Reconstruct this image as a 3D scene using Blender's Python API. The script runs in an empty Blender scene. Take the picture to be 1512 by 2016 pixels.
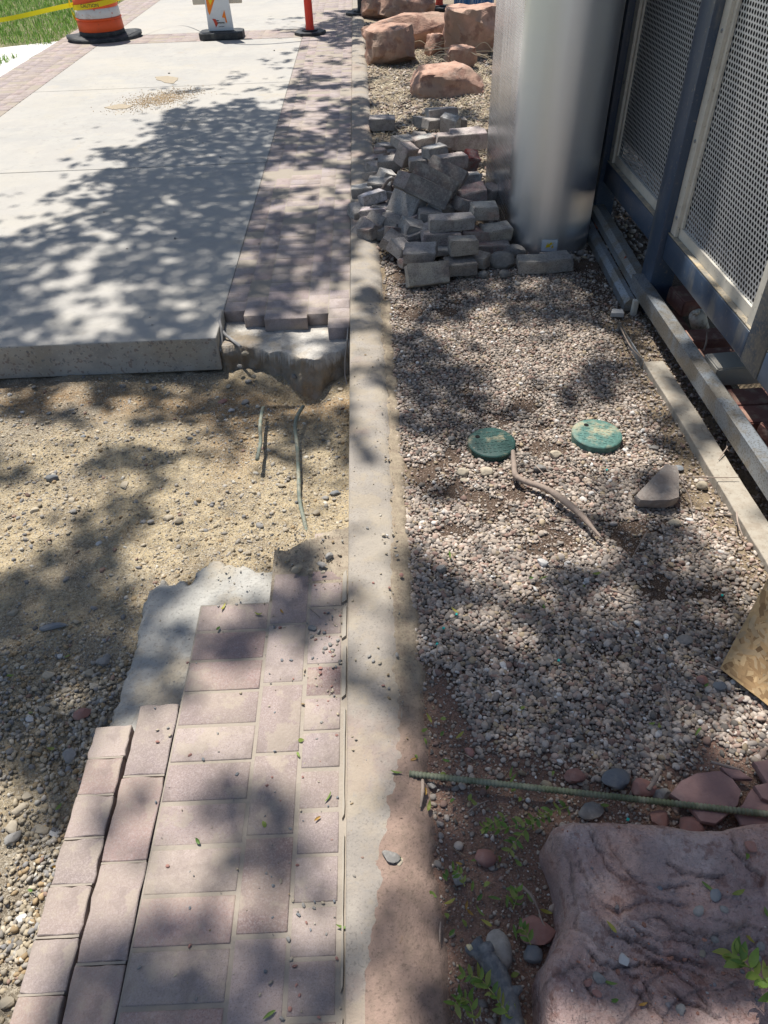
import bpy, bmesh, math, random
import numpy as np
from mathutils import Vector, Matrix, Euler
random.seed(7); RS = np.random.RandomState(11)
SC = bpy.context.scene; COL = SC.collection
# ------------------------------------------------------------------ camera
F, PITCH, ROLL, YAW, H = 1414.4, .73819, -.039375, .0050448, 1.6
fw = np.array([math.sin(YAW)*math.cos(PITCH), math.cos(YAW)*math.cos(PITCH), -math.sin(PITCH)])
r0 = np.array([math.cos(YAW), -math.sin(YAW), 0]); u0 = np.cross(r0, fw)
rt = math.cos(ROLL)*r0 + math.sin(ROLL)*u0; up = -math.sin(ROLL)*r0 + math.cos(ROLL)*u0
cd = bpy.data.cameras.new('camera'); cam = bpy.data.objects.new('camera', cd); COL.objects.link(cam)
cd.sensor_fit = 'VERTICAL'; cd.sensor_height = 36; cd.lens = F/2016*36; cd.clip_start = .05; cd.clip_end = 2000
cam.matrix_world = Matrix(((rt[0], up[0], -fw[0], 0), (rt[1], up[1], -fw[1], 0), (rt[2], up[2], -fw[2], H), (0, 0, 0, 1)))
SC.camera = cam
# ------------------------------------------------------------------ light
SUN = np.array([-.2, .4, 1.0]); SUN /= np.linalg.norm(SUN)
W = bpy.data.worlds.new('World'); SC.world = W; W.use_nodes = True
nt = W.node_tree; bg = nt.nodes['Background']
sky = nt.nodes.new('ShaderNodeTexSky'); sky.sky_type = 'NISHITA'; sky.sun_disc = False
sky.sun_elevation = math.asin(SUN[2]); sky.sun_rotation = math.atan2(SUN[0], SUN[1])
nt.links.new(sky.outputs[0], bg.inputs[0]); bg.inputs[1].default_value = .078
sd = bpy.data.lights.new('sun', 'SUN'); sd.energy = 5.0; sd.angle = math.radians(.55); sd.color = (1, .965, .905)
so = bpy.data.objects.new('sun', sd); COL.objects.link(so)
so.rotation_euler = Vector(SUN).to_track_quat('Z', 'Y').to_euler()
SC.view_settings.view_transform = 'Standard'; SC.view_settings.look = 'None'
SC.view_settings.exposure = .54; SC.view_settings.gamma = 1

# ------------------------------------------------------------------ helpers
def G(x, y, z=0.):
    "point of the plane at height z that lies under a photograph pixel"
    d = (x-756)/F*rt - (y-1008)/F*up + fw; t = (z-H)/d[2]
    return float(d[0]*t), float(d[1]*t)
def PX(X, Y, Z=0.):
    v0, v1, v2 = X, Y, Z-H; c = v0*fw[0]+v1*fw[1]+v2*fw[2]
    return (756+F*(v0*rt[0]+v1*rt[1]+v2*rt[2])/c, 1008-F*(v0*up[0]+v1*up[1]+v2*up[2])/c)
def hsh(ix, iy, iz, s):
    n = (ix.astype(np.int64)*374761393 + iy.astype(np.int64)*668265263 + iz.astype(np.int64)*2147483647 + s*1274126177) & 0xffffffff
    n = ((n ^ (n >> 13))*1274126177) & 0xffffffff; n = n ^ (n >> 16)
    return (n & 0xffffff)/float(0xffffff)
def vn(p, s=0):
    p = np.asarray(p, float); i = np.floor(p); f = p-i; f = f*f*(3-2*f); i = i.astype(np.int64); r = 0
    for a in (0, 1):
        for b in (0, 1):
            for c in (0, 1):
                w = (f[..., 0] if a else 1-f[..., 0])*(f[..., 1] if b else 1-f[..., 1])*(f[..., 2] if c else 1-f[..., 2])
                r = r + w*hsh(i[..., 0]+a, i[..., 1]+b, i[..., 2]+c, s)
    return r
def fbm(p, o=4, s=0):
    p = np.asarray(p, float); r = 0; a = .5; t = 0
    for k in range(o): r = r + a*vn(p*2**k+17.3*k, s+k); t += a; a *= .5
    return r/t
def f2(x, y, sc, o=4, s=0):
    x, y = np.broadcast_arrays(x, y)
    return fbm(np.stack([x*sc, y*sc, np.zeros_like(x*1.)+.37], -1), o, s)
def sst(a, b, x): t = np.clip((x-a)/(b-a), 0, 1); return t*t*(3-2*t)
def mk(name, v, faces, mat, col=None, smooth=False, parent=None, mats=None, fm=None):
    "mesh object from numpy vertices and a list of equal-size face arrays"
    me = bpy.data.meshes.new(name); v = np.asarray(v, np.float32); me.vertices.add(len(v)); me.vertices.foreach_set('co', v.ravel())
    if not isinstance(faces, (list, tuple)): faces = [faces]
    faces = [np.asarray(f, np.int32) for f in faces if len(f)]
    idx = np.concatenate([f.ravel() for f in faces]); tot = np.concatenate([np.full(len(f), f.shape[1], np.int32) for f in faces])
    me.loops.add(len(idx)); me.loops.foreach_set('vertex_index', idx)
    me.polygons.add(len(tot)); me.polygons.foreach_set('loop_start', np.concatenate([[0], np.cumsum(tot)[:-1]]).astype(np.int32))
    me.polygons.foreach_set('loop_total', tot)
    if smooth: me.polygons.foreach_set('use_smooth', np.ones(len(tot), bool))
    me.update(calc_edges=True)
    if col is not None:
        c = np.ones((len(v), 4), np.float32); c[:, :3] = col
        a = me.color_attributes.new('Col', 'FLOAT_COLOR', 'POINT'); a.data.foreach_set('color', c.ravel())
    for m in (mats or [mat]): me.materials.append(m)
    if fm is not None: me.polygons.foreach_set('material_index', np.asarray(fm, np.int32))
    o = bpy.data.objects.new(name, me); COL.objects.link(o)
    if parent is not None: o.parent = parent
    return o
def tag(o, label=None, cat=None, group=None, kind=None):
    for k, x in (('label', label), ('category', cat), ('group', group), ('kind', kind)):
        if x: o[k] = x
    return o
def empty(name, loc, label, cat, group=None, rz=0):
    o = bpy.data.objects.new(name, None); COL.objects.link(o); o.location = loc; o.rotation_euler = (0, 0, rz)
    o.empty_display_size = .1
    return tag(o, label, cat, group)
def struct(o): o['kind'] = 'structure'; return o
class MB:
    "collects shapes in one mesh"
    def __init__(s): s.v = []; s.f = []; s.m = []
    def add(s, v, f, m=0):
        n = len(s.v); s.v += [tuple(map(float, p)) for p in v]; s.f += [tuple(i+n for i in q) for q in f]; s.m += [m]*len(f)
    def box(s, a, b, m=0, ch=0.):
        (x0, y0, z0), (x1, y1, z1) = a, b
        if ch <= 0:
            s.add([(x, y, z) for x in (x0, x1) for y in (y0, y1) for z in (z0, z1)],
                  [(0, 1, 3, 2), (4, 6, 7, 5), (0, 4, 5, 1), (2, 3, 7, 6), (0, 2, 6, 4), (1, 5, 7, 3)], m); return
        bm = bmesh.new(); bmesh.ops.create_cube(bm, size=1)
        for w in bm.verts: w.co = Vector(((x0+x1)/2+w.co.x*(x1-x0), (y0+y1)/2+w.co.y*(y1-y0), (z0+z1)/2+w.co.z*(z1-z0)))
        bmesh.ops.bevel(bm, geom=bm.edges[:], offset=ch, segments=2, affect='EDGES', profile=.5)
        bm.verts.index_update(); s.add([w.co for w in bm.verts], [[q.index for q in f.verts] for f in bm.faces], m); bm.free()
    def tube(s, pts, r, n=8, m=0, cap=True):
        P = [Vector(p) for p in pts]; R = r if hasattr(r, '__len__') else [r]*len(P); vs = []; t0 = None; ux = None
        for i, p in enumerate(P):
            t = (P[min(i+1, len(P)-1)]-P[max(i-1, 0)]).normalized()
            if ux is None: ux = t.orthogonal().normalized()
            ux = (ux-t*ux.dot(t)).normalized(); w = t.cross(ux)
            for k in range(n): a = 2*math.pi*k/n; vs.append(p+ux*math.cos(a)*R[i]+w*math.sin(a)*R[i])
        fs = [(i*n+k, i*n+(k+1) % n, (i+1)*n+(k+1) % n, (i+1)*n+k) for i in range(len(P)-1) for k in range(n)]
        if cap: fs += [tuple(range(n))[::-1], tuple((len(P)-1)*n+k for k in range(n))]
        s.add(vs, fs, m)
    def lathe(s, prof, n=40, c=(0, 0, 0), m=0):
        vs = [(c[0]+r*math.cos(2*math.pi*k/n), c[1]+r*math.sin(2*math.pi*k/n), c[2]+z) for r, z in prof for k in range(n)]
        fs = [(i*n+k, i*n+(k+1) % n, (i+1)*n+(k+1) % n, (i+1)*n+k) for i in range(len(prof)-1) for k in range(n)]
        s.add(vs, fs, m)
    def prism(s, poly, z0, z1, m=0):
        n = len(poly); s.add([(x, y, z0) for x, y in poly]+[(x, y, z1) for x, y in poly],
              [tuple(range(n))[::-1], tuple(range(n, 2*n))]+[(i, (i+1) % n, n+(i+1) % n, n+i) for i in range(n)], m)
    def build(s, name, mat, parent=None, smooth=False, bevel=0., loc=None, rot=None):
        me = bpy.data.meshes.new(name); me.from_pydata(s.v, [], s.f)
        for k in (mat if isinstance(mat, (list, tuple)) else [mat]): me.materials.append(k)
        me.polygons.foreach_set('material_index', s.m)
        bm = bmesh.new(); bm.from_mesh(me); bmesh.ops.recalc_face_normals(bm, faces=bm.faces)
        if bevel:
            bmesh.ops.bevel(bm, geom=[e for e in bm.edges if e.calc_face_angle(0) > .5], offset=bevel, segments=2, affect='EDGES', profile=.5)
        bm.to_mesh(me); bm.free()
        if smooth: me.polygons.foreach_set('use_smooth', [True]*len(me.polygons))
        o = bpy.data.objects.new(name, me); COL.objects.link(o)
        if parent is not None: o.parent = parent
        if loc is not None: o.location = loc
        if rot is not None: o.rotation_euler = rot
        return o
def sharpen(o, deg=35):
    me = o.data; me.polygons.foreach_set('use_smooth', [True]*len(me.polygons))
    me.set_sharp_from_angle(angle=math.radians(deg)); return o

def spline(pts, n=6):
    P = [np.array(p, float) for p in pts]; P = [2*P[0]-P[1]]+P+[2*P[-1]-P[-2]]; o = []
    for i in range(1, len(P)-2):
        for t in np.linspace(0, 1, n, endpoint=False):
            o.append(.5*((2*P[i])+(-P[i-1]+P[i+1])*t+(2*P[i-1]-5*P[i]+4*P[i+1]-P[i+2])*t*t+(-P[i-1]+3*P[i]-3*P[i+1]+P[i+2])*t**3))
    o.append(P[-2]); return o
# ------------------------------------------------------------------ materials
def mat(name, base=(.5, .5, .5), rough=.85, metal=0., attr=False, layers=(), bump=(), objrand=0., spec=.3, trans=0.):
    """layers: (scale, detail, lo, hi, colour, amount[, stretch]) noise patches of another colour; bump: (scale, strength, distance[, kind])"""
    m = bpy.data.materials.new(name); m.use_nodes = True; n = m.node_tree.nodes; L = m.node_tree.links
    b = n['Principled BSDF']; b.inputs['Roughness'].default_value = rough; b.inputs['Metallic'].default_value = metal
    b.inputs['Specular IOR Level'].default_value = spec
    geo = n.new('ShaderNodeTexCoord'); co = geo.outputs['Object']
    if attr: a = n.new('ShaderNodeVertexColor'); a.layer_name = 'Col'; cur = a.outputs[0]
    else: a = n.new('ShaderNodeRGB'); a.outputs[0].default_value = (*base, 1); cur = a.outputs[0]
    if objrand:
        oi = n.new('ShaderNodeObjectInfo'); hs = n.new('ShaderNodeHueSaturation'); mr = n.new('ShaderNodeMapRange')
        mr.inputs['To Min'].default_value = 1-objrand; mr.inputs['To Max'].default_value = 1+objrand
        L.new(oi.outputs['Random'], mr.inputs['Value']); L.new(mr.outputs[0], hs.inputs['Value']); L.new(cur, hs.inputs['Color']); cur = hs.outputs[0]
    for ly in layers:
        sc, de, lo, hi, c, am = ly[:6]; t = n.new('ShaderNodeTexNoise'); t.inputs['Scale'].default_value = sc; t.inputs['Detail'].default_value = de
        t.inputs['Roughness'].default_value = .62
        mp = n.new('ShaderNodeMapping'); L.new(co, mp.inputs[0]); mp.inputs['Location'].default_value = (sc*.13, sc*.37, 1.7)
        if len(ly) > 6: mp.inputs['Scale'].default_value = ly[6]
        L.new(mp.outputs[0], t.inputs['Vector'])
        r = n.new('ShaderNodeMapRange'); r.inputs['From Min'].default_value = lo; r.inputs['From Max'].default_value = hi
        r.inputs['To Max'].default_value = am; L.new(t.outputs[0], r.inputs['Value'])
        mx = n.new('ShaderNodeMix'); mx.data_type = 'RGBA'; L.new(r.outputs[0], mx.inputs[0]); L.new(cur, mx.inputs[6]); mx.inputs[7].default_value = (*c, 1)
        cur = mx.outputs[2]
    L.new(cur, b.inputs['Base Color'])
    nrm = None
    for bp in bump:
        sc, st, di = bp[:3]; kind = bp[3] if len(bp) > 3 else 'n'
        if kind == 'v': t = n.new('ShaderNodeTexVoronoi'); t.inputs['Scale'].default_value = sc; L.new(co, t.inputs['Vector'])
        else:
            t = n.new('ShaderNodeTexNoise'); t.inputs['Scale'].default_value = sc; t.inputs['Detail'].default_value = 5
            if len(bp) > 4:
                mp = n.new('ShaderNodeMapping'); L.new(co, mp.inputs[0]); mp.inputs['Scale'].default_value = bp[4]; L.new(mp.outputs[0], t.inputs['Vector'])
            else: L.new(co, t.inputs['Vector'])
        bu = n.new('ShaderNodeBump'); bu.inputs['Strength'].default_value = st; bu.inputs['Distance'].default_value = di
        L.new(t.outputs[0], bu.inputs['Height'])
        if nrm: L.new(nrm, bu.inputs['Normal'])
        nrm = bu.outputs[0]
    if nrm: L.new(nrm, b.inputs['Normal'])
    if trans:
        tr = n.new('ShaderNodeBsdfTranslucent'); ms = n.new('ShaderNodeMixShader'); ms.inputs[0].default_value = trans
        L.new(cur, tr.inputs[0]); L.new(b.outputs[0], ms.inputs[1]); L.new(tr.outputs[0], ms.inputs[2])
        L.new(ms.outputs[0], n['Material Output'].inputs[0])
    return m
M = {}
M['concrete'] = mat('concrete', (.38, .362, .33), .9, layers=[(4, 8, .49, .53, (.34, .32, .295), .45), (1.4, 8, .53, .58, (.42, .385, .32), .5), (22, 6, .60, .63, (.27, .25, .225), .5), (1.2, 6, .45, .7, (.31, .30, .28), .6), (7, 8, .5, .72, (.43, .40, .35), .6), (60, 5, .58, .72, (.25, .235, .21), .5), (2.2, 9, .60, .66, (.42, .35, .24), .35), (3, 6, .5, .75, (.33, .32, .31), .5, (.3, 3, 1)), (.5, 3, .45, .6, (.41, .38, .335), .5)], bump=[(45, .35, .004), (300, .4, .0015)])
M['slabface'] = mat('cut_concrete', (.40, .385, .35), .9, layers=[(5, 6, .45, .6, (.24, .235, .22), .6), (3, 6, .5, .62, (.37, .32, .24), .6), (42, 1, .63, .66, (.22, .17, .15), .7), (60, 1, .65, .68, (.17, .175, .18), .7), (75, 1, .64, .68, (.45, .41, .35), .7), (26, 1, .70, .72, (.20, .17, .155), .7)], bump=[(60, .5, .004), (200, .4, .002)])
M['curb'] = mat('curb_concrete', (.31, .275, .235), .92, layers=[(6, 8, .48, .56, (.27, .235, .195), .5), (170, 4, .56, .62, (.16, .14, .12), .6), (4, 6, .45, .7, (.25, .22, .19), .75), (16, 7, .52, .7, (.32, .265, .20), .5), (2.7, 8, .52, .60, (.27, .19, .16), .5), (9, 8, .50, .57, (.34, .28, .20), .45), (90, 4, .6, .7, (.24, .22, .20), .6), (2.1, 3, .5, .62, (.38, .33, .26), .5)], bump=[(30, .4, .008), (90, .5, .004), (220, .6, .002)])
M['paver'] = mat('paver_face', attr=True, rough=.9, spec=.15, layers=[(260, 3, .50, .58, (.40, .33, .31), .5), (330, 3, .55, .62, (.17, .13, .13), .5), (120, 6, .5, .66, (.43, .36, .335), .4), (35, 6, .55, .72, (.23, .18, .175), .3), (3.5, 6, .47, .64, (.36, .30, .235), .5), (14, 7, .50, .60, (.23, .185, .16), .45), (9, 8, .56, .60, (.38, .32, .25), .5)], bump=[(120, .45, .0025), (420, .4, .001)])
M['mortar'] = mat('paver_mortar', (.315, .27, .22), .95, layers=[(20, 6, .5, .7, (.29, .25, .19), .6)], bump=[(90, .6, .004)])
M['soil'] = mat('soil', attr=True, rough=.97, spec=.1, layers=[(28, 7, .46, .60, (.15, .118, .085), .5), (110, 5, .50, .60, (.13, .10, .07), .55), (230, 3, .53, .60, (.46, .40, .31), .6), (130, 2, .60, .63, (.42, .38, .31), .8)], bump=[(26, .5, .02), (90, .8, .008), (260, .9, .004)])
M['soil2'] = mat('dusty_dirt', attr=True, rough=.97, spec=.1, layers=[(40, 7, .48, .62, (.20, .15, .115), .5), (160, 4, .55, .64, (.10, .075, .06), .45)], bump=[(60, .5, .006), (260, .7, .003)])
M['rawconc'] = mat('raw_concrete', attr=True, rough=.93, spec=.15, layers=[(20, 7, .48, .60, (.33, .31, .28), .5), (8, 6, .52, .62, (.36, .29, .20), .5), (120, 4, .56, .64, (.2, .185, .165), .5)], bump=[(25, .6, .012), (90, .7, .005), (260, .7, .002)])
M['bedsoil'] = mat('bed_dirt', attr=True, rough=.97, spec=.1, layers=[(30, 7, .48, .62, (.11, .075, .055), .4), (120, 5, .50, .60, (.09, .065, .05), .45), (210, 3, .57, .61, (.30, .23, .185), .7)], bump=[(26, .5, .02), (90, .9, .008), (260, .9, .004)])
M['stones'] = mat('stones', attr=True, rough=.85, layers=[(130, 4, .5, .7, (.2, .17, .15), .3)], bump=[(180, .3, .002)])
M['litter'] = mat('straw', attr=True, rough=.85)
M['brick'] = mat('weathered_paver', attr=True, rough=.9, objrand=.35, layers=[(14, 7, .47, .58, (.17, .145, .135), .6), (60, 5, .50, .60, (.36, .325, .29), .5), (6, 6, .5, .58, (.40, .36, .31), .6), (160, 3, .54, .6, (.10, .09, .08), .5)], bump=[(50, .5, .004), (220, .5, .002)])
M['sandstone'] = mat('red_sandstone', attr=True, rough=.93, spec=.15, layers=[(9, 8, .46, .58, (.30, .21, .185), .6), (70, 6, .50, .64, (.47, .385, .35), .4), (6, 7, .50, .60, (.44, .27, .22), .5), (30, 8, .55, .61, (.19, .085, .06), .5), (150, 4, .53, .62, (.17, .12, .105), .3), (4, 8, .52, .58, (.30, .235, .22), .5)], bump=[(14, .5, .014), (45, .9, .010), (120, 1, .006), (300, 1, .003)])
M['boulder'] = mat('boulder_sandstone', (.46, .29, .215), .9, spec=.15, objrand=.12, layers=[(4, 7, .45, .65, (.25, .14, .105), .8), (12, 7, .53, .66, (.46, .34, .27), .7), (2.5, 5, .50, .60, (.34, .25, .19), .7), (5, 6, .55, .62, (.20, .11, .085), .6)], bump=[(7, .6, .04), (60, .5, .01)])
M['greystone'] = mat('grey_rock', (.25, .235, .215), .88, objrand=.2, layers=[(20, 6, .47, .6, (.17, .155, .14), .6), (70, 5, .5, .62, (.33, .31, .28), .5)], bump=[(50, .5, .006)])
M['beigestone'] = mat('beige_rock', (.37, .315, .235), .88, objrand=.2, layers=[(30, 6, .5, .7, (.33, .28, .21), .6)], bump=[(70, .5, .004)])
M['redstone'] = mat('red_rock', (.30, .155, .125), .88, objrand=.2, layers=[(30, 6, .5, .7, (.34, .24, .21), .6)], bump=[(70, .5, .004)])
M['bluestone'] = mat('slate_rock', (.165, .175, .185), .8, objrand=.2, layers=[(30, 6, .48, .62, (.24, .235, .22), .6)], bump=[(70, .5, .004)])
M['blue'] = mat('blue_paint', (.038, .062, .105), .34, spec=.5, layers=[(6, 6, .45, .7, (.06, .085, .125), .6), (5, 8, .56, .62, (.19, .18, .155), .5, (1, 1, .25)), (60, 5, .6, .7, (.28, .24, .18), .5)], bump=[(120, .12, .002)])
M['bluedirty'] = mat('grimy_blue_paint', (.045, .065, .095), .5, layers=[(7, 7, .44, .58, (.15, .14, .12), .8), (90, 5, .5, .62, (.22, .19, .15), .6)], bump=[(160, .3, .002)])
M['galv'] = mat('aluminium_rail', (.30, .33, .36), .42, metal=.55, layers=[(8, 6, .5, .7, (.24, .25, .26), .5), (7, 8, .47, .57, (.25, .22, .175), .8), (150, 4, .52, .60, (.13, .11, .09), .65)], bump=[(90, .2, .002)])
M['dirtyalu'] = mat('dusty_frame', (.62, .58, .50), .6, metal=.15, layers=[(9, 6, .5, .7, (.36, .33, .28), .5), (60, 6, .6, .7, (.2, .17, .13), .6)])
M['sill'] = mat('dusty_sill', (.30, .27, .22), .85, layers=[(16, 7, .45, .62, (.50, .40, .26), .9), (90, 4, .6, .68, (.07, .055, .04), .8)], bump=[(80, .5, .004)])
M['perf'] = mat('perforated_sheet', (.56, .57, .58), .42, metal=.65)
M['dark'] = mat('interior_shade', (.012, .013, .016), .8)
M['redbrick'] = mat('red_brick', (.20, .095, .075), .9, objrand=.2, layers=[(18, 6, .5, .68, (.36, .27, .2), .7), (70, 5, .58, .7, (.10, .06, .05), .5)], bump=[(60, .6, .004)])
M['greyblock'] = mat('grey_block', (.33, .31, .27), .92, layers=[(20, 6, .5, .7, (.42, .36, .27), .5)], bump=[(90, .6, .003)])
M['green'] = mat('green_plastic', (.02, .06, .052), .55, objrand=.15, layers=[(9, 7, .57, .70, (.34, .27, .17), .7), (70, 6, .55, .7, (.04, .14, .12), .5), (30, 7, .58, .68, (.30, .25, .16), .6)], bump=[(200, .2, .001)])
M['hole'] = mat('hole_shade', (.004, .004, .004), .9)
M['epoxy'] = mat('green_epoxy_bar', (.12, .14, .08), .7, layers=[(14, 6, .42, .56, (.25, .255, .18), .85), (90, 4, .6, .68, (.10, .08, .05), .5)])
M['dowel'] = mat('corroded_bar', (.16, .185, .15), .7, layers=[(25, 6, .45, .62, (.30, .28, .21), .8), (70, 5, .55, .66, (.10, .08, .06), .6)], bump=[(160, .6, .003)])
M['wood'] = mat('weathered_wood', (.30, .235, .19), .9, objrand=.2, layers=[(40, 6, .5, .7, (.16, .12, .10), .6, (1, 1, 1))], bump=[(120, .5, .002)])
M['bark'] = mat('grey_bark', (.12, .125, .13), .92, layers=[(40, 8, .45, .62, (.26, .25, .235), .7), (12, 5, .55, .65, (.06, .06, .065), .6)], bump=[(70, 1, .004), (200, .8, .002)])
M['freshwood'] = mat('split_wood', (.62, .52, .30), .8)
M['board'] = mat('edging_board', (.36, .32, .26), .93, layers=[(30, 6, .45, .66, (.25, .20, .15), .6), (90, 5, .58, .7, (.12, .09, .07), .6)], bump=[(60, .5, .003)])
M['osb'] = mat('strand_board', attr=True, rough=.75, layers=[(60, 5, .5, .7, (.25, .16, .08), .3)], bump=[(80, .25, .002)])
M['orange'] = mat('orange_plastic', (.80, .115, .03), .5, layers=[(5, 6, .5, .7, (.55, .09, .04), .5), (40, 6, .6, .72, (.30, .08, .05), .5)])
M['redorange'] = mat('red_orange_plastic', (.72, .055, .03), .45, layers=[(9, 6, .55, .7, (.5, .05, .03), .5)])
M['reflective'] = mat('reflective_band', (.62, .62, .62), .5, layers=[(8, 6, .5, .66, (.42, .38, .36), .6), (22, 7, .62, .66, (.5, .12, .06), .8)])
M['rubber'] = mat('black_rubber', (.035, .037, .04), .7, layers=[(12, 6, .45, .7, (.13, .13, .12), .6)])
M['white'] = mat('white_plastic', (.68, .70, .72), .5, layers=[(10, 6, .5, .7, (.52, .52, .52), .5)])
M['beige'] = mat('beige_board', (.60, .53, .43), .7, layers=[(10, 6, .5, .7, (.5, .44, .35), .5)])
M['signorange'] = mat('orange_sheeting', (.85, .22, .02), .5)
M['signyellow'] = mat('yellow_sheeting', (.85, .60, .02), .5)
M['redmark'] = mat('red_mark', (.55, .07, .04), .6)
M['ink'] = mat('dark_ink', (.05, .05, .05), .6)
M['tape'] = mat('yellow_tape', (.85, .72, .02), .5, trans=.25)
M['leaf'] = mat('green_leaf', attr=True, rough=.55, spec=.4, trans=.3)
M['crown'] = mat('tree_leaf', attr=True, rough=.6, trans=.22)
M['trunk'] = mat('tree_bark', (.13, .11, .09), .95, layers=[(20, 6, .45, .65, (.22, .19, .16), .6, (1, 1, .3))], bump=[(30, 1, .02, 'n', (1, 1, .25))])
M['grass'] = mat('grass_blade', attr=True, rough=.7, trans=.3)
M['chalk'] = mat('pale_path', (.52, .50, .47), .95, layers=[(5, 7, .48, .60, (.72, .70, .66), .9, (1, 3, 1)), (14, 6, .55, .66, (.36, .33, .29), .8)], bump=[(30, .4, .01)])
M['seal'] = mat('joint_seal', (.33, .29, .235), .9, layers=[(30, 6, .5, .66, (.30, .27, .23), .7)])
M['blackseal'] = mat('expansion_strip', (.27, .26, .25), .9, layers=[(20, 6, .5, .66, (.34, .31, .27), .7)])
M['pvc'] = mat('dirty_pvc', (.62, .57, .47), .6, layers=[(40, 6, .48, .64, (.24, .17, .11), .8)])
M['yellowleaf'] = mat('yellow_leaf', (.55, .30, .05), .7)
M['teal'] = mat('teal_plastic', (.02, .42, .36), .5)
# brushed and polished steel of the column
def steel():
    m = bpy.data.materials.new('brushed_steel'); m.use_nodes = True; n = m.node_tree.nodes; L = m.node_tree.links; b = n['Principled BSDF']
    b.inputs['Metallic'].default_value = 1; b.inputs['Base Color'].default_value = (.73, .755, .79, 1)
    tc = n.new('ShaderNodeTexCoord'); mp = n.new('ShaderNodeMapping'); mp.inputs['Scale'].default_value = (7, 7, .6); L.new(tc.outputs['Object'], mp.inputs[0])
    t = n.new('ShaderNodeTexNoise'); t.inputs['Scale'].default_value = 1; t.inputs['Detail'].default_value = 2; L.new(mp.outputs[0], t.inputs[0])
    bu = n.new('ShaderNodeBump'); bu.inputs['Strength'].default_value = .4; bu.inputs['Distance'].default_value = .02; L.new(t.outputs[0], bu.inputs['Height'])
    mp2 = n.new('ShaderNodeMapping'); mp2.inputs['Scale'].default_value = (3, 3, 400); L.new(tc.outputs['Object'], mp2.inputs[0])
    t2 = n.new('ShaderNodeTexNoise'); t2.inputs['Scale'].default_value = 1; L.new(mp2.outputs[0], t2.inputs[0])
    r = n.new('ShaderNodeMapRange'); r.inputs['To Min'].default_value = .36; r.inputs['To Max'].default_value = .50; L.new(t2.outputs[0], r.inputs[0])
    # the flat side sheet is glossier than the rounded nose
    sx = n.new('ShaderNodeSeparateXYZ'); L.new(tc.outputs['Normal'], sx.inputs[0])
    g = n.new('ShaderNodeMapRange'); g.inputs['From Min'].default_value = -.999; g.inputs['From Max'].default_value = -.90; g.inputs['To Min'].default_value = .62; g.inputs['To Max'].default_value = 1
    L.new(sx.outputs[0], g.inputs[0]); mu = n.new('ShaderNodeMath'); mu.operation = 'MULTIPLY'; L.new(r.outputs[0], mu.inputs[0]); L.new(g.outputs[0], mu.inputs[1])
    L.new(mu.outputs[0], b.inputs['Roughness']); L.new(bu.outputs[0], b.inputs['Normal']); return m
M['steel'] = steel()

# ------------------------------------------------------------------ stone geometry
def ico(k):
    bm = bmesh.new(); bmesh.ops.create_icosphere(bm, subdivisions=k, radius=1)
    v = np.array([x.co[:] for x in bm.verts]); f = np.array([[q.index for q in p.verts] for p in bm.faces]); bm.free(); return v, f
ICO = {k: ico(k) for k in (1, 2, 3, 4)}
def rockshape(k, seed, ang=.8, cuts=9, rough=.12):
    v = ICO[k][0].copy(); rs = np.random.RandomState(seed)
    for c in range(cuts):
        n = rs.normal(size=3); n /= np.linalg.norm(n); d = rs.uniform(.55, .9)
        t = v@n-d; v -= np.clip(t, 0, 9)[:, None]*n*ang
    v *= (1+rough*(fbm(v*2.2+seed*3.1, 4, seed)-.5)*2)[:, None]
    return v
def euler_m(a):
    cx, sx, cy, sy, cz, sz = np.cos(a[:, 0]), np.sin(a[:, 0]), np.cos(a[:, 1]), np.sin(a[:, 1]), np.cos(a[:, 2]), np.sin(a[:, 2])
    R = np.empty((len(a), 3, 3))
    R[:, 0, 0] = cz*cy; R[:, 0, 1] = cz*sy*sx-sz*cx; R[:, 0, 2] = cz*sy*cx+sz*sx
    R[:, 1, 0] = sz*cy; R[:, 1, 1] = sz*sy*sx+cz*cx; R[:, 1, 2] = sz*sy*cx-cz*sx
    R[:, 2, 0] = -sy; R[:, 2, 1] = cy*sx; R[:, 2, 2] = cy*cx
    return R
def scatter(name, pos, size, rot, cols, shapes, faces, material, smooth):
    "many small stones in one mesh"
    V = []; Fc = []; C = []; off = 0; pick = RS.randint(len(shapes), size=len(pos)); R = euler_m(rot)
    for k, sh in enumerate(shapes):
        ix = np.where(pick == k)[0]
        if not len(ix): continue
        v = sh[None]*size[ix][:, None, :]; v = np.einsum('nij,nkj->nki', R[ix], v)+pos[ix][:, None, :]
        n = sh.shape[0]; V.append(v.reshape(-1, 3)); C.append(np.repeat(cols[ix], n, 0))
        Fc.append((faces[None]+(np.arange(len(ix))*n)[:, None, None]+off).reshape(-1, faces.shape[1])); off += len(ix)*n
    return mk(name, np.concatenate(V), np.concatenate(Fc), material, np.concatenate(C), smooth)
PEB = [rockshape(2, 30+i, .7, 5, .1) for i in range(10)]
PEBL = [rockshape(1, 50+i, .5, 4, .1) for i in range(10)]
PEBL2 = [rockshape(1, 150+i, .6, 4, .1) for i in range(12)]
ANG = [rockshape(1, 70+i, .9, 7, .2) for i in range(12)]
ANG2 = [rockshape(2, 90+i, .95, 8, .2) for i in range(12)]
def palette(n, cols, jit=.15):
    c = np.array([x[:3] for x in cols]); w = np.array([x[3] for x in cols], float); w /= w.sum()
    p = c[RS.choice(len(c), size=n, p=w)]; return np.clip(p*(1+RS.normal(0, jit, (n, 1))), .01, .9)
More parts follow.
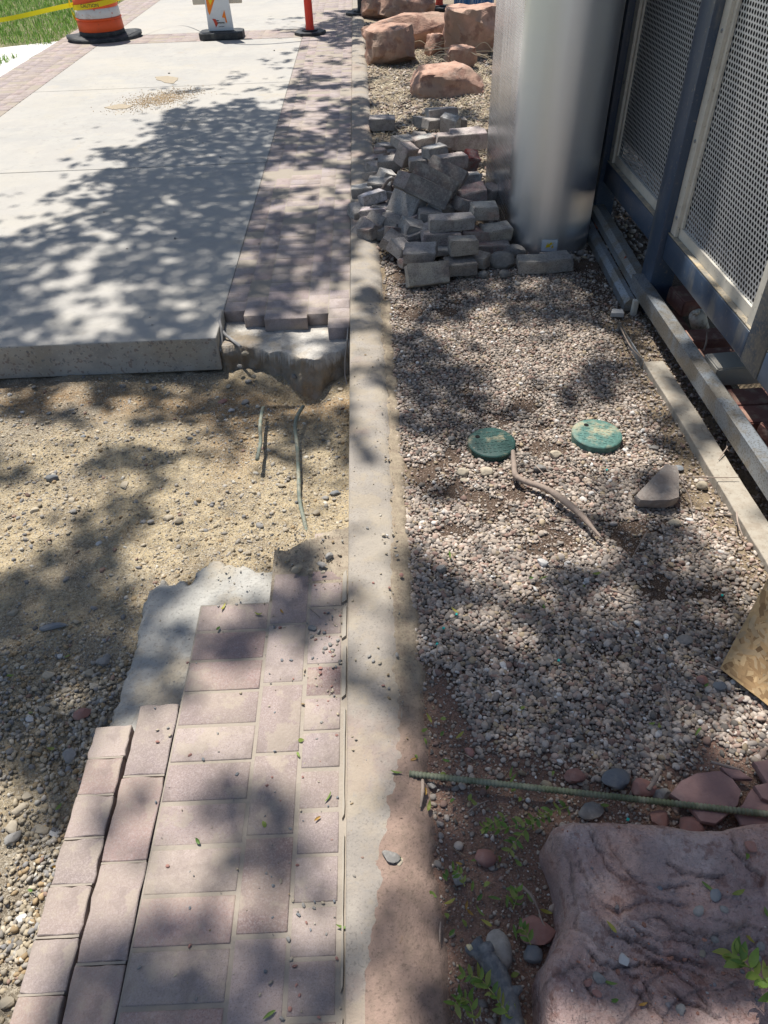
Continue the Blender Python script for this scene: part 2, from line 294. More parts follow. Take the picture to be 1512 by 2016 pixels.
def inpoly(x, y, poly):
    r = np.zeros(np.shape(x), bool); n = len(poly)
    for i in range(n):
        x0, y0 = poly[i]; x1, y1 = poly[(i+1) % n]
        c = ((y0 > y) != (y1 > y)); r ^= c & (x < (x1-x0)*(y-y0)/((y1-y0) if y1 != y0 else 1e-9)+x0)
    return r
def polydist(x, y, poly):
    d = np.full(np.shape(x), 9e9); n = len(poly)
    for i in range(n):
        x0, y0 = poly[i]; x1, y1 = poly[(i+1) % n]; dx, dy = x1-x0, y1-y0
        t = np.clip(((x-x0)*dx+(y-y0)*dy)/(dx*dx+dy*dy+1e-12), 0, 1); d = np.minimum(d, np.hypot(x-x0-t*dx, y-y0-t*dy))
    return d
def grid(x0, x1, y0, y1, st):
    xs = np.arange(x0, x1+st/2, st); ys = np.arange(y0, y1+st/2, st); X, Y = np.meshgrid(xs, ys); nx = len(xs); ny = len(ys)
    i = (np.arange(ny-1)[:, None]*nx+np.arange(nx-1)[None]).ravel(); f = np.stack([i, i+1, i+nx+1, i+nx], 1); return X, Y, f
def roughen(poly, st=.02, amp=.008, seed=0):
    out = []; n = len(poly)
    for i in range(n):
        a = np.array(poly[i]); b = np.array(poly[(i+1) % n]); k = max(1, int(np.hypot(*(b-a))/st))
        for j in range(k):
            p = a+(b-a)*j/k; nn = np.array([-(b-a)[1], (b-a)[0]])/(np.hypot(*(b-a))+1e-9)
            out.append(tuple(p+nn*amp*2*(fbm(np.array([p[0]*20, p[1]*20, seed+.5]), 3, seed)-.5)))
    return out
# ------------------------------------------------------------------ setting: sheets and slabs
gm = MB(); gm.add([(-400, -400, -.6), (400, -400, -.6), (400, 400, -.6), (-400, 400, -.6)], [(0, 1, 2, 3)])
M['earth'] = mat('earth', (.22, .17, .12), .95, layers=[(.4, 5, .45, .6, (.14, .16, .07), .7)])
struct(gm.build('ground', M['earth']))
# concrete walkway, one slab per pour with open joints
def slab(name, x0, x1, y0, y1, z1=0, z0=-.168, face=True):
    b = MB(); b.box((x0, y0, z0), (x1, y1, z1), 0, .006); o = b.build(name, [M['concrete'], M['slabface']])
    for p in o.data.polygons:
        if abs(p.normal.z) < .7 and p.area > .001: p.material_index = 1
    return struct(o)
ys = [2.985, 5.56, 8.1, 10.50]
for a, b in zip(ys[:-1], ys[1:]): slab('concrete_walkway', -3.235, -.722, a+.004, b-.004)
slab('concrete_walkway', -3.235, -.722, 11.12, 16.5); slab('concrete_walkway', -3.235, -.722, 16.51, 60)
slab('concrete_walkway', -3.235, -.722, -30, -2.2)
PAVC = [(.30, .235, .21, 4), (.325, .255, .23, 4), (.32, .225, .20, 3), (.26, .21, .195, 3), (.35, .285, .25, 2), (.28, .185, .165, 1.5)]
PAVF = [(.31, .265, .25, 4), (.33, .28, .26, 4), (.29, .245, .24, 3), (.34, .27, .255, 2)]
def pavers(name, cells, mortar_poly=None, ztop=0., th=.06, mz=-.0008, extra=()):
    "field of bevelled pavers with mortar between them"
    V = []; Fq = []; C = []; g = (.0045 if 'lower' in name else .0014); ch = (.0025 if 'lower' in name else .0014); n0 = 0
    c = palette(len(cells), PAVC if 'lower' in name else PAVF, .10 if 'lower' in name else .06)
    for k, (x0, x1, y0, y1) in enumerate(cells):
        j = RS.uniform(-.0012, .0012, 3); x0 += g+j[0]; x1 -= g-j[0]; y0 += g+j[1]; y1 -= g-j[1]; zt = ztop+j[2]
        v = [(x0, y0, ztop-th), (x1, y0, ztop-th), (x1, y1, ztop-th), (x0, y1, ztop-th), (x0, y0, zt-ch), (x1, y0, zt-ch), (x1, y1, zt-ch), (x0, y1, zt-ch),
             (x0+ch, y0+ch, zt), (x1-ch, y0+ch, zt), (x1-ch, y1-ch, zt), (x0+ch, y1-ch, zt)]
        f = [(0, 1, 5, 4), (1, 2, 6, 5), (2, 3, 7, 6), (3, 0, 4, 7), (4, 5, 9, 8), (5, 6, 10, 9), (6, 7, 11, 10), (7, 4, 8, 11), (8, 9, 10, 11)]
        V += v; Fq += [tuple(i+n0 for i in q) for q in f]; n0 += 12; C += [c[k]]*12
    npv = len(Fq)
    for (x0, x1, y0, y1) in extra:
        V += [(x0, y0, ztop+mz), (x1, y0, ztop+mz), (x1, y1, ztop+mz), (x0, y1, ztop+mz)]; Fq += [(n0, n0+1, n0+2, n0+3)]; n0 += 4; C += [(.4, .34, .26)]*4
    return mk(name, V, np.array(Fq), None, np.array(C), mats=[M['paver'], M['mortar']], fm=[0]*npv+[1]*(len(Fq)-npv))
def strip(x0, ends, far):
    "six unit strip: single columns and one wide column"
    cells = []; xs = [x0, x0+.102, x0+.203, x0+.407, x0+.508, x0+.61]; ex = []
    for i in range(5):
        y = ends[i]; wide = i == 2; st = .1 if wide or i in (0, 4) else .2
        ex.append((xs[i]+(.0 if i else .001), xs[i+1], y+.004, far))
        while y < far-.01: cells.append((xs[i], xs[i+1], y, min(y+st, far))); y += st
    return cells, ex
c1, e1 = strip(-.72, [3.25, 3.19, 3.145, 3.185, 3.035], 14.); struct(pavers('brick_strip', c1, extra=e1))
c2, e2 = strip(-3.848, [4.4]*5, 18.); struct(pavers('brick_border', c2, extra=e2))
cells = [(-3.23+.2*i, -3.03+.2*i, 10.51+.1*j, 10.61+.1*j) for i in range(12) for j in range(6)]
struct(pavers('brick_crossing', [(a, min(b, -.725), c, d) for a, b, c, d in cells], extra=[(-3.23, -.725, 10.51, 11.11)]))
b = MB(); b.box((-3.848, -30, -.5), (-3.24, 4.395, -.002)); b.box((-3.848, 18.01, -.5), (-3.24, 60, -.002)); b.box((-.72, 14.01, -.5), (-.11, 60, -.002)); struct(b.build('far_brick_strip', mat('far_brick', (.30, .20, .185), .9, layers=[(10, 5, .5, .7, (.22, .16, .15), .6)])))
# sub-base under the pavements
b = MB(); b.box((-3.235, 3.04, -.5), (-.722, 60, -.19)); b.box((-3.86, 4.41, -.5), (-3.24, 18, -.062)); b.box((-.715, 3.5, -.5), (-.115, 14, -.062)); b.box((-3.235, -30, -.5), (-.722, -2.25, -.19))
b.box((-3.235, 10.5, -.185), (-.722, 11.12, -.062)); struct(b.build('paving_base', M['mortar']))
# curb: rounded on the bed side
prof = [(-.108, -.5), (-.108, .008), (-.104, .013), (-.05, .016), (.0, .014), (.028, .008), (.047, -.004), (.058, -.022), (.062, -.05), (.062, -.5)]
yy = np.concatenate([np.arange(-6, 0, .5), np.arange(0, 4, .02), np.arange(4, 14, .08), np.arange(14, 60.1, 4)]); npf = 26
t = np.linspace(0, len(prof)-1, npf); pr = np.array([[np.interp(q, range(len(prof)), [p[i] for p in prof]) for i in (0, 1)] for q in t])
Yg, K = np.meshgrid(yy, np.arange(npf), indexing='ij'); Xc = pr[K, 0]; Zc = pr[K, 1]
nz = f2(Xc*1.+Zc, Yg, 22, 4, 5)-.5; Zc = Zc+nz*.006*(Zc > -.1)+(f2(Xc, Yg, 2.5, 2, 3)-.5)*.01*(Zc > -.04); Xc = Xc+np.where(Xc > .02, nz*.012, 0)
for jy in (5.9, 8.95, 11.9): Zc -= .01*np.exp(-((Yg-jy)/.012)**2)*(Zc > -.05)
i = (np.arange(len(yy)-1)[:, None]*npf+np.arange(npf-1)[None]).ravel()
struct(mk('curb', np.stack([Xc.ravel(), Yg.ravel(), Zc.ravel()], 1), np.stack([i, i+1, i+npf+1, i+npf], 1), M['curb'], smooth=True))
# ------------------------------------------------------------------ excavated trench
SUBP = roughen([(-.535, 1.63), (-.59, 1.60), (-.62, 1.545), (-.65, 1.53), (-.70, 1.55), (-.735, 1.50), (-.735, 1.37), (-.725, 1.25), (-.735, 1.16), (-.74, 1.05), (-.745, .9), (-.75, .3), (-.75, -1.5), (-.12, -1.5), (-.12, 1.735), (-.2, 1.70), (-.26, 1.64), (-.36, 1.57)], .009, .022, 3)
def soilz(x, y):
    z = -.125+(f2(x, y, 1.3, 3, 1)-.5)*.10+(f2(x, y, 6, 4, 2)-.5)*.05+(f2(x, y, 32, 4, 4)-.5)*.022
    z = z-.045*sst(2.3, 2.9, y)
    z = z-.10*np.exp(-(((x+.34)/.13)**2+((y-2.80)/.10)**2))
    z = z+.03*np.exp(-(((x+.16)/.08)**2+((y-2.6)/.2)**2))
    z = z+.030*sst(2.95, 3.0, y)*0
    return z
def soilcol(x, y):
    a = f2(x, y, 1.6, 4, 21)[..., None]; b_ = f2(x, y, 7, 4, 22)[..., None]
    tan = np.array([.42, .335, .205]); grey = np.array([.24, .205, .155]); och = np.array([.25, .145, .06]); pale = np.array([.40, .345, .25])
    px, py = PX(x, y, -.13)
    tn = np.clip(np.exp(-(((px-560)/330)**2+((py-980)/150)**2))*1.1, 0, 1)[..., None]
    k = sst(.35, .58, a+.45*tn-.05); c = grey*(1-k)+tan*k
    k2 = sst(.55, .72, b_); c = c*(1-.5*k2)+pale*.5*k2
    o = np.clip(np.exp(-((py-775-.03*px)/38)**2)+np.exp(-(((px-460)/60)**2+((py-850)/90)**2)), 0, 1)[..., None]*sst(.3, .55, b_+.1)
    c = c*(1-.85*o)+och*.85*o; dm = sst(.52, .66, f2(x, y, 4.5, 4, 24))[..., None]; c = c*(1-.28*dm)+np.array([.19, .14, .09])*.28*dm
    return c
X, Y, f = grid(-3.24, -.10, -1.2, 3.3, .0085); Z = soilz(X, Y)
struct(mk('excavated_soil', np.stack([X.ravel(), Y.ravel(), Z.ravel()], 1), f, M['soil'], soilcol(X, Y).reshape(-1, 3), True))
# broken concrete sub-base left of and under the lower pavers
X, Y, f = grid(-.78, -.105, -.4, 1.78, .007); nzb = .030*(f2(X, Y, 28, 4, 10)-.5)+.03*(np.abs(f2(X, Y, 11, 3, 13)-.5)-.1); d0_ = polydist(X, Y, SUBP); d1_ = np.where(inpoly(X, Y, SUBP), d0_, -d0_)+nzb*(X < -.5)+nzb*(Y > 1.5); ins = d1_ > 0; d = np.abs(d1_)
Z = np.where(ins, -.055+(f2(X, Y, 9, 4, 8)-.5)*.012+(f2(X, Y, 60, 3, 9)-.5)*.004-.012*np.exp(-d/.012), -.055-.02-d*7); Z = np.maximum(Z, -.3)
cc = np.array([.38, .365, .33])*(.8+.4*f2(X, Y, 14, 4, 7))[..., None]; dk = sst(.5, .7, f2(X, Y, 5, 4, 17))[..., None]; cc = cc*(1-.5*dk)+np.array([.34, .27, .17])*.5*dk
struct(mk('broken_base', np.stack([X.ravel(), Y.ravel(), Z.ravel()], 1), f, M['rawconc'], cc.reshape(-1, 3), True))
# ledge of sub-base exposed below the upper brick strip
X, Y, f = grid(-.72, -.105, 2.70, 3.6, .0045)
edge = np.interp(X, [-.72, -.6, -.5, -.42, -.33, -.25, -.18, -.1], [3.02, 3.02, 2.99, 2.94, 2.88, 2.87, 2.91, 2.97])+(f2(X, Y*0, 25, 3, 31)-.5)*.04
drt = sst(0, .06, (Y-edge))
Z = -.058*drt+(-.30)*(1-drt); tt = (Y-edge)
Z = np.where(tt > 0, -.058-.012*(f2(X, Y, 12, 4, 32)-.3), -.075-np.clip(-tt*4.5, 0, .26)+(f2(X, Y, 14, 4, 33)-.5)*.10)
und = np.exp(-(((X+.56)/.1)**2+((Y-2.985)/.03)**2)); Z -= .03*und
Xd = X; Yd = Y+(fbm(np.stack([X*18, Y*0, Z*22], -1), 3, 34)-.5)*.05*(tt < .02)
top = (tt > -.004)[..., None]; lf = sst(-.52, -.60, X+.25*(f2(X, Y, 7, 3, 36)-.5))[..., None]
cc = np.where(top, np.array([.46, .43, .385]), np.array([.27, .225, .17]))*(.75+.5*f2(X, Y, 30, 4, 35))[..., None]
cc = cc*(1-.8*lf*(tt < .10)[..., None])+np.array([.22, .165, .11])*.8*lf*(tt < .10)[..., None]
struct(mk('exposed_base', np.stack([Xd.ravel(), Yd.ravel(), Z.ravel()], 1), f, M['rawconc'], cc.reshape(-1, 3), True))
# lower paver field: columns C (wide rows), D (stretchers), E (cut rows)
cells = [(-.54, -.335, 1.39-.1*(i+1)+.0, 1.39-.1*i) for i in range(17)]
cells += [(-.335, -.222, 1.505-.2*(i+1), 1.505-.2*i) for i in range(9)]+[(-.335, -.222, 1.505, 1.60)]
cells += [(-.222, -.122, 1.56-.1*(i+1), 1.56-.1*i) for i in range(19)]+[(-.222, -.122, 1.56, 1.675)]
struct(pavers('lower_brick_paving', cells, extra=[(-.540, -.108, -.31, 1.389), (-.332, -.108, 1.389, 1.60)], mz=-.0024))
# dirt drifted over the top corner of the paving
X, Y, f = grid(-.34, -.105, 1.28, 1.78, .006)
dd = .016*sst(1.36, 1.62, Y+.22*(X+.22)+.10*(f2(X, Y, 9, 4, 41)-.5))*np.clip(f2(X, Y, 12, 4, 42)*1.3, 0, 1)
edge = 1.60+.09*sst(-.32, -.12, X)+(f2(X, Y*0, 20, 3, 43)-.5)*.03; out = Y > edge
Z = np.where(out, .012-(Y-edge)*6, dd-.006); Z = np.maximum(Z, -.2)
cc = np.array([.33, .275, .205])*(.75+.5*f2(X, Y, 50, 4, 44))[..., None]
struct(mk('drifted_dirt', np.stack([X.ravel(), Y.ravel(), Z.ravel()], 1), f, M['soil2'], cc.reshape(-1, 3), True))
# reddish dirt washed over the rounded edge of the curb at the near end
X, Y, f = grid(-.07, .12, -.2, 3.3, .006); e_ = .042-.112*sst(1.05, .38, Y)-.02*sst(1.9, 1.3, Y)+(f2(X*0, Y, 9, 4, 46)-.5)*.05+(f2(X, Y, 30, 3, 47)-.5)*.03; t_ = X-e_
Zc_ = np.interp(X, [-.11, -.05, 0, .028, .047, .058, .07, .2], [.013, .016, .014, .009, .002, -.003, -.008, -.014]); Z = Zc_+np.where(t_ > 0, .0004+.008*sst(0, .07, t_), t_*2)+.004*(f2(X, Y, 60, 3, 48)-.5)*(t_ > 0); Z = Z-.03*sst(.070, .110, X+.05*(f2(X, Y, 16, 4, 50)-.5))
kr = sst(1.15, .85, Y)[..., None]; cc = (np.array([.31, .255, .185])*(1-kr)+np.array([.275, .195, .155])*kr)*(.75+.5*f2(X, Y, 50, 4, 49))[..., None]
struct(mk('curb_dirt', np.stack([X.ravel(), Y.ravel(), Z.ravel()], 1), f, M['soil2'], cc.reshape(-1, 3), True))
# loose crushed stone over the trench
def trench_pts(n):
    x = RS.uniform(-2.2, -.12, n); y = RS.uniform(.0, 2.98, n); return x, y
def notsub(x, y): return ~inpoly(x, y, SUBP) & ~((x > -.72) & (y > 2.86))
TC = [(.36, .30, .21, 4), (.42, .36, .27, 3), (.30, .27, .23, 3), (.22, .21, .20, 1.5), (.32, .23, .13, 2), (.46, .42, .35, 1), (.26, .17, .13, .3)]
n = 150000; x, y = trench_pts(n); px_, py_ = PX(x, y, -.12); low = sst(1240, 1420, py_+60*(f2(x, y, 5, 3, 52)-.5)*2)
dens = .30+.70*sst(.44, .60, f2(x, y, 3.2, 4, 51)); k = notsub(x, y) & (RS.rand(n) < dens); x = x[k]; y = y[k]; py_ = py_[k]; low = low[k]
s = .0013*(RS.pareto(2.2, len(x))+1); s = np.clip(s, .0011, .011); s = np.where(RS.rand(len(s)) < low*.40, RS.uniform(.004, .0105, len(s)), s)
sz = np.stack([s*RS.uniform(.9, 1.4, len(s)), s*RS.uniform(.7, 1, len(s)), s*RS.uniform(.45, .8, len(s))], 1)
o = scatter('crushed_stone', np.stack([x, y, soilz(x, y)+s*.12+.006*low*RS.rand(len(s))], 1), sz, RS.uniform(-.6, .6, (len(s), 3))+np.stack([s*0, s*0, RS.uniform(0, 6.3, len(s))], 1), palette(len(s), TC), ANG, ICO[1][1], M['stones'], False)
tag(o, kind='stuff', label='loose crushed stone lying over the excavated dirt', cat='crushed stone')
# ------------------------------------------------------------------ planting bed
def bedz(x, y):
    z = -.022+(f2(x, y, 2.2, 3, 61)-.5)*.05+(f2(x, y, 14, 3, 62)-.5)*.012
    z = z*sst(.04, .3, x)+(-.015)*(1-sst(.04, .3, x))
    return z
def bedcol(x, y):
    a = f2(x, y, 2.4, 4, 63)[..., None]; b_ = f2(x, y, 9, 4, 64)[..., None]
    brown = np.array([.075, .052, .038]); tan = np.array([.30, .235, .15]); red = np.array([.235, .145, .11]); straw = np.array([.34, .28, .20])
    c = brown*(.8+.6*b_)
    k = sst(1.12, .85, y+.35*(a-.5)+.12*(x-.3))[...] if False else (sst(1.02, .86, y+.25*(a[..., 0]-.5)-.15*sst(.25, .12, x)))[..., None]
    c = c*(1-k)+red*(.7+.6*b_)*k
    t = (sst(.95, 1.12, x+.12*(b_[..., 0]-.5))*sst(3.2, 2.9, y))[..., None]; c = c*(1-.8*t)+tan*.8*t
    e = (sst(.14, .07, x+.05*(b_[..., 0]-.5))*sst(.95, 1.2, y))[..., None]; c = c*(1-.8*e)+tan*.8*e
    w = sst(3.4, 5.4, y+.8*(a[..., 0]-.5))[..., None]; c = c*(1-.8*w)+straw*(.6+.8*b_)*.8*w
    return c
for (a, b_, c_, d_, st) in ((.03, 2.0, -.6, 5.0, .014), (.03, 5.0, 5.0, 16.0, .05)):
    X, Y, f = grid(a, b_, c_, d_, st); Z = bedz(X, Y)
    struct(mk('bed_soil', np.stack([X.ravel(), Y.ravel(), Z.ravel()], 1), f, M['bedsoil'], bedcol(X, Y).reshape(-1, 3), True))
b = MB(); b.add([(.05, -60, -.06), (60, -60, -.06), (60, 60, -.06), (.05, 60, -.06)], [(0, 1, 2, 3)]); struct(b.build('bed_ground', mat('bed_earth', (.24, .20, .15), .95, layers=[(2, 6, .45, .6, (.34, .29, .21), .6)])))
PC = [(.335, .275, .22, 5), (.41, .34, .28, 5), (.25, .215, .185, 4), (.16, .14, .12, 3), (.33, .24, .19, 3), (.45, .385, .325, 3), (.23, .15, .12, 1.7), (.32, .25, .165, 1.5), (.56, .53, .49, .7)]
def pebbles(name, x0, x1, y0, y1, cell, size, fn, shapes, fc, smooth=True, layers=1, label=''):
    xs = np.arange(x0, x1, cell); yy_ = np.arange(y0, y1, cell); Xg, Yg_ = np.meshgrid(xs, yy_); P = []
    for l in range(layers):
        x = (Xg+RS.uniform(-.62, .62, Xg.shape)*cell).ravel(); y = (Yg_+RS.uniform(-.62, .62, Xg.shape)*cell).ravel()
        k = RS.rand(len(x)) < fn(x, y); P.append(np.stack([x[k], y[k], np.full(k.sum(), l*1.)], 1))
    P = np.concatenate(P); n = len(P); s = size*np.clip(RS.lognormal(-.08, .36, n), .4, 2.1)
    sz = np.stack([s*RS.uniform(.95, 1.35, n), s*RS.uniform(.7, 1, n), s*RS.uniform(.45, .75, n)], 1)
    z = bedz(P[:, 0], P[:, 1])+s*.22+P[:, 2]*size*.55+RS.uniform(0, .3, n)*size
    rot = np.stack([RS.normal(0, .35, n), RS.normal(0, .35, n), RS.uniform(0, 6.3, n)], 1)
    o = scatter(name, np.stack([P[:, 0], P[:, 1], z], 1), sz, rot, palette(n, PC), shapes, fc, M['stones'], smooth)
    return tag(o, kind='stuff', label=label, cat='gravel')
def dn(x, y):
    mask = .93-.88*sst(.57, .68, f2(x, y, 5, 4, 71))
    mask *= 1-.93*sst(.98, .84, y+.22*(f2(x, y, 4, 3, 72)-.5)-.22*sst(.22, .15, x)+.12*sst(.3, .5, x))   # reddish dirt near the bottom
    mask *= 1-.75*sst(1.0, 1.10, x+.14*(f2(x, y, 6, 3, 73)-.5))
    mask *= sst(.055, .095, x+.05*(f2(x, y, 7, 3, 74)-.5)); return mask
pebbles('pebble_gravel', .06, 1.3, .62, 1.9, .0093, .0057, dn, PEB, ICO[2][1], True, 2, 'rounded river pebbles covering the near half of the planting bed beside the curb')
pebbles('pebble_gravel', .06, 1.3, 1.9, 3.75, .0098, .0060, dn, PEBL2, ICO[1][1], True, 2, 'rounded river pebbles covering the bed around the green lids up to the paver heap')
pebbles('sparse_pebbles', .06, 1.25, .05, 1.15, .013, .0045, lambda x, y: .30+.4*sst(.5, .65, f2(x, y, 9, 3, 77)), ANG, ICO[1][1], False, 1, 'small stones and grit in the reddish dirt at the near end of the bed')
pebbles('far_gravel', .06, 3.2, 3.7, 11.5, .026, .0120, lambda x, y: .35+.5*sst(.4, .6, f2(x, y, 2, 3, 78)), PEBL, ICO[1][1], True, 1, 'dusty gravel around the brick heap and the red boulders')
pebbles('gravel_fines', .05, 1.25, .1, 3.6, .0085, .0026, lambda x, y: .35+.5*sst(.4, .6, f2(x, y, 6, 3, 79)), ANG, ICO[1][1], False, 1, 'fine grit between the pebbles of the bed')
# dry grass, straw and wood chips
def blades(name, x, y, z, ln, wd, flat, cols, label, cat, bend=.25):
    n = len(x); a = RS.uniform(0, 6.3, n); el = np.where(flat, RS.uniform(-.1, .25, n), RS.uniform(.75, 1.5, n))
    d = np.stack([np.cos(a)*np.cos(el), np.sin(a)*np.cos(el), np.sin(el)], 1); s = np.stack([-np.sin(a), np.cos(a), np.zeros(n)], 1)
    p0 = np.stack([x, y, z], 1); L_ = ln[:, None]; w = wd[:, None]
    side = RS.normal(0, bend, (n, 1)); p1 = p0+d*L_*.55+s*L_*side*.2; p2 = p0+d*L_+s*L_*side*.7-np.array([0, 0, 1.])*L_*np.where(flat, .03, .18)[:, None]
    v = np.stack([p0-s*w, p0+s*w, p1+s*w*.8, p1-s*w*.8, p2], 1).reshape(-1, 3); i = (np.arange(n)*5)[:, None]
    return tag(mk(name, v, [i+np.array([[0, 1, 2, 3]]), i+np.array([[3, 2, 4]])], M['grass' if cat == 'grass' else 'litter'], np.repeat(cols, 5, 0)), kind='stuff', label=label, cat=cat)
n = 15000; x = RS.uniform(.08, 1.9, n); y = 4.2+RS.rand(n)**.8*6.6; kk = RS.rand(n) < sst(4.2, 5.8, y)*(.15+.85*sst(.38, .55, f2(x, y, 3, 3, 85))); x = x[kk]; y = y[kk]; n = len(x)
blades('straw', x, y, bedz(x, y)+.012, RS.uniform(.03, .12, n), RS.uniform(.0012, .003, n), np.ones(n, bool), palette(n, [(.5, .42, .28, 3), (.34, .27, .18, 2), (.6, .54, .42, 1)]), 'dry straw and wood chips strewn around the boulders', 'straw')
n = 900; x = RS.uniform(.1, 1.2, n); y = RS.uniform(.3, 3.2, n); k = RS.rand(n) < .2+.9*sst(.85, 1.05, x)*(y > 1.2); x = x[k]; y = y[k]; n = len(x)
blades('bed_litter', x, y, bedz(x, y)+.014, RS.uniform(.012, .05, n), RS.uniform(.0005, .0012, n), np.ones(n, bool), palette(n, [(.26, .19, .13, 3), (.14, .10, .07, 3), (.45, .38, .28, 1)]), 'thin bits of dry stem and bark lying on the gravel', 'plant litter')
n = 42000; x = RS.uniform(-9, -3.84, n); y = RS.uniform(8.6, 17.5, n)
kx = (y > 10.65+.35*(x+3.9)*0-(x+3.85)*.15+(f2(x, y, 3, 3, 81)-.5)*.5) & (x < -3.88) | ((y < 10.0+(x+4.1)*.9) & (y > 8.4) & (x < -4.05)); x = x[kx]; y = y[kx]; n = len(x)
blades('grass', x, y, np.zeros(n)-.01, RS.uniform(.05, .11, n), RS.uniform(.003, .006, n), np.zeros(n, bool), palette(n, [(.16, .30, .05, 5), (.10, .22, .04, 3), (.26, .36, .10, 2), (.42, .40, .22, 1)]), 'rough green lawn beside the brick border', 'grass')
b = MB(); b.box((-60, -60, -.5), (-3.855, 60, -.03)); struct(b.build('lawn_soil', mat('lawn_earth', (.13, .13, .06), .95, layers=[(3, 6, .45, .6, (.27, .24, .14), .6)])))
b = MB(); b.prism(roughen([(-3.86, 10.95), (-3.86, 8.4), (-4.1, 9.3), (-4.35, 9.85), (-5.2, 9.75), (-9, 9.2), (-9, 10.3), (-4.9, 10.45)], .1, .05, 9), -.1, -.006); struct(b.build('pale_footpath', M['chalk']))
b = MB(); b.prism([(-12, 13.5), (-5.4, 15.4), (-4.0, 17.6), (-4.0, 30), (-30, 30), (-30, 13)], -.1, .0); struct(b.build('street', mat('asphalt', (.16, .16, .165), .9, layers=[(30, 5, .5, .7, (.24, .24, .24), .5)])))
# ------------------------------------------------------------------ cracked loose pavers at the broken edge
ncr = 0
def loose_paver(x0, x1, y0, y1, label, ang=0., dz=0., mort=None, seed=0, tilt=0.):
    cx, cy = (x0+x1)/2, (y0+y1)/2; e = empty('edge_paver', (cx, cy, dz), label, 'paver', 'cracked pavers along the broken paving edge', math.radians(ang)); e.rotation_euler.y = math.radians(tilt)
    w, h = (x1-x0)/2, (y1-y0)/2; bm = bmesh.new(); bmesh.ops.create_cube(bm, size=1)
    for v in bm.verts: v.co = Vector((v.co.x*2*w, v.co.y*2*h, -.03+v.co.z*.06))
    bmesh.ops.bevel(bm, geom=bm.edges[:], offset=.002, segments=1, affect='EDGES')
    bmesh.ops.subdivide_edges(bm, edges=bm.edges[:], cuts=5, use_grid_fill=True)
    for v in bm.verts:
        p = np.array([v.co.x*40+seed*7, v.co.y*40, v.co.z*40]); v.co += Vector((fbm(p, 3, seed)-.5, fbm(p+9, 3, seed)-.5, (fbm(p+4, 3, seed)-.5)*.12))*.009
    bmesh.ops.triangulate(bm, faces=bm.faces); bm.verts.index_update()
    c = palette(1, PAVC, .06)[0]
    o = mk('brick', [v.co[:] for v in bm.verts], [np.array([[q.index for q in f_.verts] for f_ in bm.faces])], M['paver'], np.tile(c, (len(bm.verts), 1)), True, e); bm.free()
    sharpen(o, 18)
    if mort:
        for (a, b2, c_, d_) in mort:
            mb = MB(); mb.prism(roughen([(a*w, c_*h), (b2*w, c_*h), (b2*w, d_*h), (a*w, d_*h)], .008, .0012, seed), -.05, -.001); mb.build('mortar', M['mortar'], e)
ordn = ['topmost', 'second', 'third', 'fourth', 'fifth', 'sixth', 'seventh', 'eighth', 'ninth', 'tenth', 'eleventh', 'twelfth']
yb = [1.005, .915, .82, .72, .62, .52, .42, .32, .22, .12]
for i in range(len(yb)-1):
    loose_paver(-.742-(.004 if i == 0 else 0), -.6505-(.004 if i < 3 else .0), yb[i+1]+.004, yb[i]-.001, '%s square cut paver down the outer column beside the loose stones' % ordn[i], RS.uniform(-.8, .8)+(2 if i == 0 else 0), -.004+(-.003 if i == 0 else 0), [(-.98, .96, 1.01, 1.10)] if i > 0 else None, 100+i, -.3)
ya = [1.06, .862, .662, .468, .27, .07]
for i in range(len(ya)-1):
    loose_paver(-.644, -.5435, ya[i+1]+.004, ya[i]-.001, '%s long paver down the inner cracked column of the broken edge' % ordn[i], RS.uniform(-.5, .5)+(.8 if i == 0 else 0), -.002, [(-.98, .98, 1.0, 1.05)] if i > 0 else None, 120+i, -.2)
# sealant strip along the curb
sl = [(.08, .36, 'nearest the bottom edge'), (.40, .70, 'second from the bottom edge'), (.735, 1.02, 'beside the middle of the lower pavers'), (1.05, 1.22, 'where pebbles lie on the pavers'), (1.24, 1.36, 'just below the dirt drift'), (1.37, 1.50, 'topmost, beside the dirt drift')]
for q_, (ya_, yb_, lb) in enumerate(sl):
    w = [.001, .001, .002, .007, .009, .010][q_]; b = MB(); b.prism(roughen([(-.1155-w, ya_), (-.1125, ya_+.01), (-.1125, yb_), (-.1155-w*.7, yb_-.012)], .008, .0025, q_), -.02, .006)
    tag(b.build('joint_sealant', M['seal']), 'pale sealant strip in the curb joint, the piece '+lb, 'sealant', 'sealant strips along the curb joint')
b = MB(); pts = [(-.118, 3.02, .0), (-.122, 2.95, -.02), (-.135, 2.90, -.08), (-.14, 2.86, -.15), (-.125, 2.80, -.21), (-.114, 2.77, -.22)]
for i in range(len(pts)-1):
    p, q = pts[i], pts[i+1]; b.add([(p[0], p[1], p[2]-.012), (p[0]+.004, p[1], p[2]-.012), (q[0]+.004, q[1], q[2]-.012), (q[0], q[1], q[2]-.012), (p[0]-.002, p[1]-.01, p[2]+.012), (p[0]+.003, p[1]-.01, p[2]+.012), (q[0]+.003, q[1]-.01, q[2]+.012), (q[0]-.002, q[1]-.01, q[2]+.012)], [(0, 1, 2, 3), (4, 5, 6, 7), (0, 3, 7, 4), (1, 2, 6, 5), (0, 1, 5, 4), (2, 3, 7, 6)])
tag(b.build('expansion_strip', M['blackseal']), 'grey expansion joint strip peeling off the curb side above the hole', 'joint strip')
